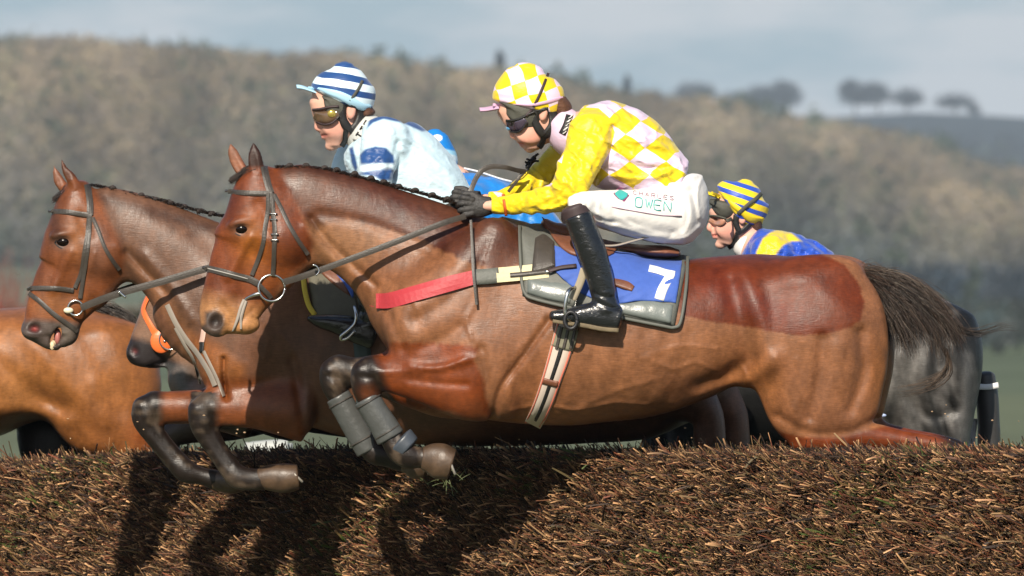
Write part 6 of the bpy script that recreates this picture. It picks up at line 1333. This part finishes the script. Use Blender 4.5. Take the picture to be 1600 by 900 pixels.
# reins
V, F = ribbon(fA, [(444, 441), (480, 430), (540, 408), (620, 378), (690, 350), (728, 338)], [10, 10, 9.5, 9.5, 9, 9], .0035, ys=[-.10, -.14, -.17, -.175, -.16, -.12]); rn = mesh('rein', V, F, 'leather', bA_)
V, F = ribbon(fA, [(440, 442), (470, 428), (520, 402), (600, 368), (680, 330), (716, 316)], 8, .0035, ys=[.08, .11, .13, .13, .10, .06]); mesh('rein', V, F, 'leather', bA_)
V, F = ribbon(fA, [(733, 308), (738, 292), (746, 275), (757, 264), (772, 260), (792, 262), (808, 266), (822, 268)], [8, 8, 8, 8, 8, 7, 7, 7], .003, ys=[-.06, -.05, -.03, -.02, -.01, 0, .03, .06]); mesh('rein_loop', V, F, 'leather', bA_)
V, F = ribbon(fA, [(816, 270), (808, 282), (800, 292), (794, 300)], 5, .003, ys=[.05, .04, .02, 0]); mesh('rein_loop_end', V, F, 'leather', bA_)
V, F = ribbon(fA, [(490, 414), (496, 416), (500, 424), (495, 431)], 2.4, .004, ys=-.19); mesh('rein_ring', V, F, 'metal', bA_)
V, F = ribbon(fA, [(736, 344), (738, 380), (740, 420), (742, 445), (745, 476)], [4, 4.5, 5, 4.5, 4], .002, ys=[-.20, -.235, -.265, -.275, -.28]); mesh('hanging_rein_end', V, F, 'leather', bA_)

sdl = empty('saddle', (float(fA.x(950)), 0, float(fA.z(400)))); tag(sdl, 'brown racing saddle over a grey pad and blue cloth printed with a white 7', 'saddle')
# pad
mat('pad_grey', (.12, .125, .11), .6, nscale=30, namt=.12, bscale=90, bstr=.25); mat('pad_shine', (.16, .18, .17), .32, nscale=12, namt=.2, bscale=16, bstr=.4)
V, F = patch(fA, [(812, 352), (850, 350), (900, 372), (1000, 392), (1074, 399)], [(816, 462), (850, 471), (920, 486), (1000, 501), (1052, 510)], vA, .008, .005, nu=60, nv=26, puff=.006); pad = mesh('saddle_pad', V, F, 'pad_grey', sdl)
V, F = patch(fA, [(824, 436), (860, 440), (900, 446)], [(824, 458), (850, 466), (890, 474)], vA, .004, .018, nu=20, nv=8, puff=.003, wr=.0008); mesh('pad_panel', V, F, 'pad_shine', pad)
V, F = patch(fA, [(962, 474), (1010, 468), (1050, 476)], [(962, 488), (1005, 497), (1046, 505)], vA, .004, .018, nu=20, nv=8, puff=.003, wr=.0008); mesh('pad_panel', V, F, 'pad_shine', pad)
V, F = ribbon(fA, [(812, 352), (813, 400), (815, 440), (820, 458), (832, 466), (880, 478), (950, 492), (1030, 508), (1052, 511), (1062, 500), (1070, 450), (1074, 400)], 5, .006, vA, .016); mesh('pad_piping', V, F, mat('pad_edge', (.10, .105, .09), .6), pad)
# number cloth
mat('blue_cloth', (.055, .12, .44), .65, spec=.3, nscale=40, namt=.08, bscale=24, bstr=.35, sheen=.1)
V, F = patch(fA, [(866, 384), (900, 392), (950, 392), (1010, 398), (1066, 402)], [(868, 425), (886, 442), (915, 462), (960, 474), (1000, 470), (1054, 473)], vA, .003, .024, nu=60, nv=30, wr=.0022, wl=(.5, 1), seed=4); nc = mesh('number_cloth', V, F, 'blue_cloth', sdl)
mat('white_print', (.85, .85, .85), .6)
V, F = merge([ribbon(fA, [(1013, 419), (1026, 422), (1038, 426), (1053, 429)], [11, 11, 11, 11], .0012, vA, .0295, round_=False, na=3, ysm=6), ribbon(fA, [(1047, 428), (1040, 440), (1033, 453), (1028, 468)], [13, 14, 15, 15], .0014, vA, .0302, round_=False, na=3, ysm=6)]); mesh('number_seven', V, F, 'white_print', nc)
V, F = ribbon(fA, [(952, 439), (965, 442), (978, 446), (988, 451)], [10, 12, 13, 9], .004, vA, .030); mesh('girth_strap_end', V, F, 'brown_leather', nc)
# seat, flap
sv_, st = shape('seat', fA, (880, 1080, 350, 420), [[(905, 366, 912, 392, .10), (950, 376, 952, 396, .12), (1000, 382, 1000, 402, .14), (1040, 384, 1038, 404, .14), (1062, 390, 1058, 402, .12)]], 'brown_leather', sdl, cap=(.6, .6), hw=.2)
_, pm = shape('pommel', fA, (835, 925, 330, 400), [[(848, 340, 852, 352, .05), (868, 346, 862, 376, .08), (890, 352, 885, 388, .10), (915, 366, 910, 394, .11)]], 'brown_leather', sdl, cap=(.5, .3), hw=.2)
V, F = patch(fA, [(846, 338), (866, 352), (900, 372), (918, 380)], [(852, 352), (868, 378), (888, 396), (915, 404)], vA, .006, .034, nu=22, nv=8, puff=.003); mesh('flap', V, F, 'brown_leather', sdl)
V, F = patch(fA, [(836, 372), (850, 366), (866, 378)], [(830, 428), (848, 424), (868, 416)], vA, .005, .022, nu=14, nv=14, puff=.004); mesh('knee_roll', V, F, 'leather', sdl)
V, F = patch(fA, [(945, 384), (965, 386)], [(946, 402), (958, 396)], vA, .004, .034, nu=10, nv=8); mesh('rear_flap', V, F, 'brown_leather', sdl)
V, F = tube(W3(fA, [(935, 384, -.20), (960, 384, -.215), (985, 378, -.215), (1010, 371, -.205), (1028, 368, -.20)]), .004, 5, 6); mesh('piping_cord', V, F, 'pale_leather', sdl)
# stirrup and leather
V, F = ribbon(fA, [(912, 420), (906, 440), (898, 458), (893, 468)], 12, .003, ys=[-.345, -.345, -.345, -.345]); slt = mesh('stirrup_leather', V, F, mat('tan_fleece', (.33, .28, .20), .8), sdl)
V, F = merge([tube(W3(fA, [(897, 449, -.352), (888, 454, -.385), (884, 466, -.395), (882, 484, -.395), (884, 494, -.39), (896, 504, -.36)]), [.006, .007, .0065, .0065, .007, .007], 5, 8), tube(W3(fA, [(897, 449, -.352), (900, 458, -.315), (898, 478, -.300), (896, 502, -.305)]), .006, 5, 8)]); mesh('stirrup_iron', V, F, 'metal', sdl)
V, F = ring(fA, 891, 500, 9.5, -.395, .007, 1.35); mesh('stirrup_tread', V, F, 'black_rubber', sdl)
# girth
mat('girth', (.6, .5, .42), .7)
gp = [(886, 508), (880, 530), (873, 556), (862, 590), (852, 620), (842, 645), (832, 664)]
gw = [34, 34, 33, 30, 29, 28, 27]
gr = empty('girth', (float(fA.x(860)), 0, float(fA.z(590)))); tag(gr, 'striped elastic girth, cream, black and pink, round the nearest horse behind its elbow', 'girth')
for nm, o, w, m, th in (('webbing', 0, 1., 'girth', .0045), ('black_stripe', .0, .20, 'harness', .0062), ('pink_edge', -.43, .09, 'pink', .0060), ('pink_edge', .43, .09, 'pink', .0060)):
    if m == 'pink' and 'pink' not in MATS: mat('pink', (.62, .17, .11), .6)
    V, F = ribbon(fA, [(x+o*w_*.97, y+o*w_*.3) for (x, y), w_ in zip(gp, gw)], [w_*w for w_ in gw], th, vA, .004); mesh(nm, V, F, m, gr)
V, F = ribbon(fA, [(886, 512), (882, 528), (877, 544)], [35, 35, 34], .007, vA, .004); g_ = mesh('girth_guard', V, F, mat('khaki_leather', (.20, .19, .13), .6, nscale=30, namt=.3), gr)
V, F = merge([ribbon(fA, [(877+o, 510+1), (869+o, 544)], 5, .011, vA, .004) for o in (0, 11, 22)]); mesh('billet', V, F, 'leather', g_)
V, F = ribbon(fA, [(848, 594), (858, 597), (871, 600)], 10, .0085, vA, .004); mesh('keeper', V, F, 'brown_leather', gr)
# breast girth
bg_ = empty('breast_girth', (float(fA.x(700)), 0, float(fA.z(440)))); tag(bg_, 'red elastic breast girth with cream fleece end across the nearest horse', 'breast strap')
mat('red_web', (.42, .035, .045), .55, bscale=60, bstr=.2); mat('cream', (.68, .60, .36), .7, bscale=60, bstr=.3)
V, F = ribbon(fA, [(588, 470), (610, 469), (650, 458), (700, 444), (742, 433)], [23, 24, 24, 24, 22], .0045, vA, .008, ysm=8); mesh('red_band', V, F, 'red_web', bg_)
V, F = ribbon(fA, [(592, 470), (580, 468), (574, 464)], [22, 20, 18], .004, ys=[-.10, -.05, .02]); mesh('red_band_front', V, F, 'red_web', bg_)
V, F = ribbon(fA, [(740, 433), (760, 432), (780, 430)], 24, .006, vA, .012, ysm=8); mesh('grey_fleece', V, F, 'pad_grey', bg_)
V, F = ribbon(fA, [(776, 430), (800, 428), (830, 425), (856, 422)], 23, .006, vA, .014, ysm=8); cf = mesh('cream_sleeve', V, F, 'cream', bg_)
V, F = ribbon(fA, [(797, 430), (820, 428), (856, 424)], 7, .010, vA, .016, ysm=8); mesh('slot', V, F, 'leather', cf)
V, F = ribbon(fA, [(852, 424), (862, 423)], 7, .014, vA, .016); mesh('buckle', V, F, 'metal', cf)
V, F = ribbon(fA, [(856, 424), (875, 418), (900, 415)], 6, .004, vA, .034); mesh('end_strap', V, F, 'elastic', bg_)

# ================================================================== tack of the second horse
bB_ = empty('bridle', (float(fB.x(120)), 1.15, 1.9)); tag(bB_, 'grey-brown leather bridle with crossed noseband on the open-mouthed second horse', 'bridle')
sB = lambda *a, **k: ribbon(fB, *a, vol=vB, **k)
for nm, path, w in (('crown_strap', [(137, 288), (140, 305), (142, 320), (142, 336)], 10), ('browband', [(82, 330), (105, 331), (125, 334), (145, 337)], 7.5), ('cheek_strap', [(140, 338), (138, 365), (133, 395), (128, 425), (118, 450)], 6),
                    ('cheek_strap', [(142, 338), (140, 370), (137, 400), (131, 435), (126, 466)], 6.5), ('throat_lash', [(146, 340), (155, 360), (166, 388), (178, 408), (188, 422)], 6), ('noseband', [(48, 450), (70, 450), (95, 451), (116, 454)], 7),
                    ('flash_strap', [(45, 458), (62, 470), (82, 488), (98, 500), (112, 510), (122, 518)], 7)):
    V, F = sB(path, w, .004); mesh(nm, V, F, 'leather', bB_)
V, F = tube(W3(fB, [(50, 449, -.03), (44, 452, 0), (48, 449, .05)]), .006, 4, 6); mesh('nose_front', V, F, 'leather', bB_)
V, F = tube(W3(fB, [(82, 330, -.05), (77, 330, 0), (83, 330, .06)]), .005, 4, 6); mesh('brow_front', V, F, 'leather', bB_)
yb = near(None, vB, 120, 480)-.012
V, F = ring(fB, 119, 481, 11.5, yb, .0038); mesh('bit_ring', V, F, 'metal', bB_)
V, F = ball(W3(fB, [(108, 485, yb)])[0], (.018, .010, .011), 12, 8); mesh('bit_guard', V, F, mat('cream_rubber', (.72, .68, .5), .45), bB_)
V, F = ribbon(fB, [(128, 481), (160, 468), (200, 455), (255, 440), (320, 421), (400, 400), (470, 372), (500, 352)], 11, .0035, ys=[-.09, -.12, -.15, -.17, -.175, -.17, -.12, -.09]); mesh('rein', V, F, 'leather', bB_)
V, F = ribbon(fB, [(128, 476), (160, 462), (200, 447), (225, 440)], 5, .003, ys=[.06, .09, .11, .12]); mesh('rein', V, F, 'leather', bB_)
V, F = ribbon(fB, [(188, 455), (193, 460), (199, 465)], 4, .006, ys=-.165); mesh('rein_ring', V, F, 'metal', bB_)
bp = empty('breastplate', (float(fB.x(300)), 1.1, 1.6)); tag(bp, 'pale brown leather breastplate straps on the chest of the second horse', 'breast strap')
for nm, path, w in (('strap', [(262, 476), (276, 505), (292, 530), (312, 555), (328, 580), (338, 602)], 8), ('strap', [(275, 512), (290, 540), (302, 560), (308, 580), (312, 600)], 5), ('neck_strap', [(320, 548), (326, 560), (336, 580), (345, 600), (352, 618)], 5)):
    V, F = sB(path, w, .005); mesh(nm, V, F, 'pale_leather', bp)
V, F = sB([(320, 515), (318, 528), (316, 536)], 8, .005); mesh('fleece_tab', V, F, mat('fleece_pink', (.60, .40, .33), .8), bp)
V, F = sB([(317, 534), (316, 550)], 7, .006); mesh('buckle_strap', V, F, 'harness', bp)
sd2 = empty('saddle', (float(fB.x(540)), .86, float(fB.z(420)))); tag(sd2, 'saddle with olive pad edged in yellow and a blue cloth on the second horse', 'saddle')
mat('olive_pad', (.13, .12, .085), .75, nscale=30, namt=.15, bscale=90, bstr=.2)
V, F = patch(fB, [(478, 402), (520, 404), (600, 408), (660, 410)], [(492, 494), (520, 500), (600, 500), (660, 500)], vB, .008, .006, nu=40, nv=24, puff=.006); p2 = mesh('saddle_pad', V, F, 'olive_pad', sd2)
V, F = sB([(476, 406), (476, 430), (478, 452), (484, 476), (494, 492)], 8, .008, off=.014); mesh('yellow_edging', V, F, mat('yellow_tape', (.70, .52, .06), .6), p2)
V, F = patch(fB, [(492, 402), (510, 406), (540, 412)], [(500, 424), (522, 445), (550, 466)], vB, .005, .020, nu=18, nv=10, puff=.003); mesh('flap', V, F, 'brown_leather', sd2)
V, F = patch(fB, [(498, 398), (525, 404), (566, 436)], [(520, 420), (540, 445), (552, 466)], vB, .003, .030, nu=20, nv=10, wr=.001); mesh('number_cloth', V, F, 'blue_cloth', sd2)
V, F = merge([tube(W3(fB, [(556, 478, -.385), (559, 492, -.40), (557, 504, -.40), (548, 514, -.40), (536, 524, -.40), (536, 530, -.39), (546, 527, -.39), (557, 516, -.39)]), .006, 5, 8)]); mesh('stirrup_iron', V, F, 'metal', sd2)
V, F = ribbon(fB, [(566, 530), (568, 550), (570, 580), (570, 640), (566, 688)], [26, 26, 25, 25, 24], .005, vB, .006); mesh('girth', V, F, mat('green_grey_web', (.05, .07, .07), .7), sd2)
V, F = ribbon(fB, [(586, 514), (600, 516), (620, 519)], 6, .005, vB, .012); mesh('yellow_piping', V, F, 'yellow_tape', p2)
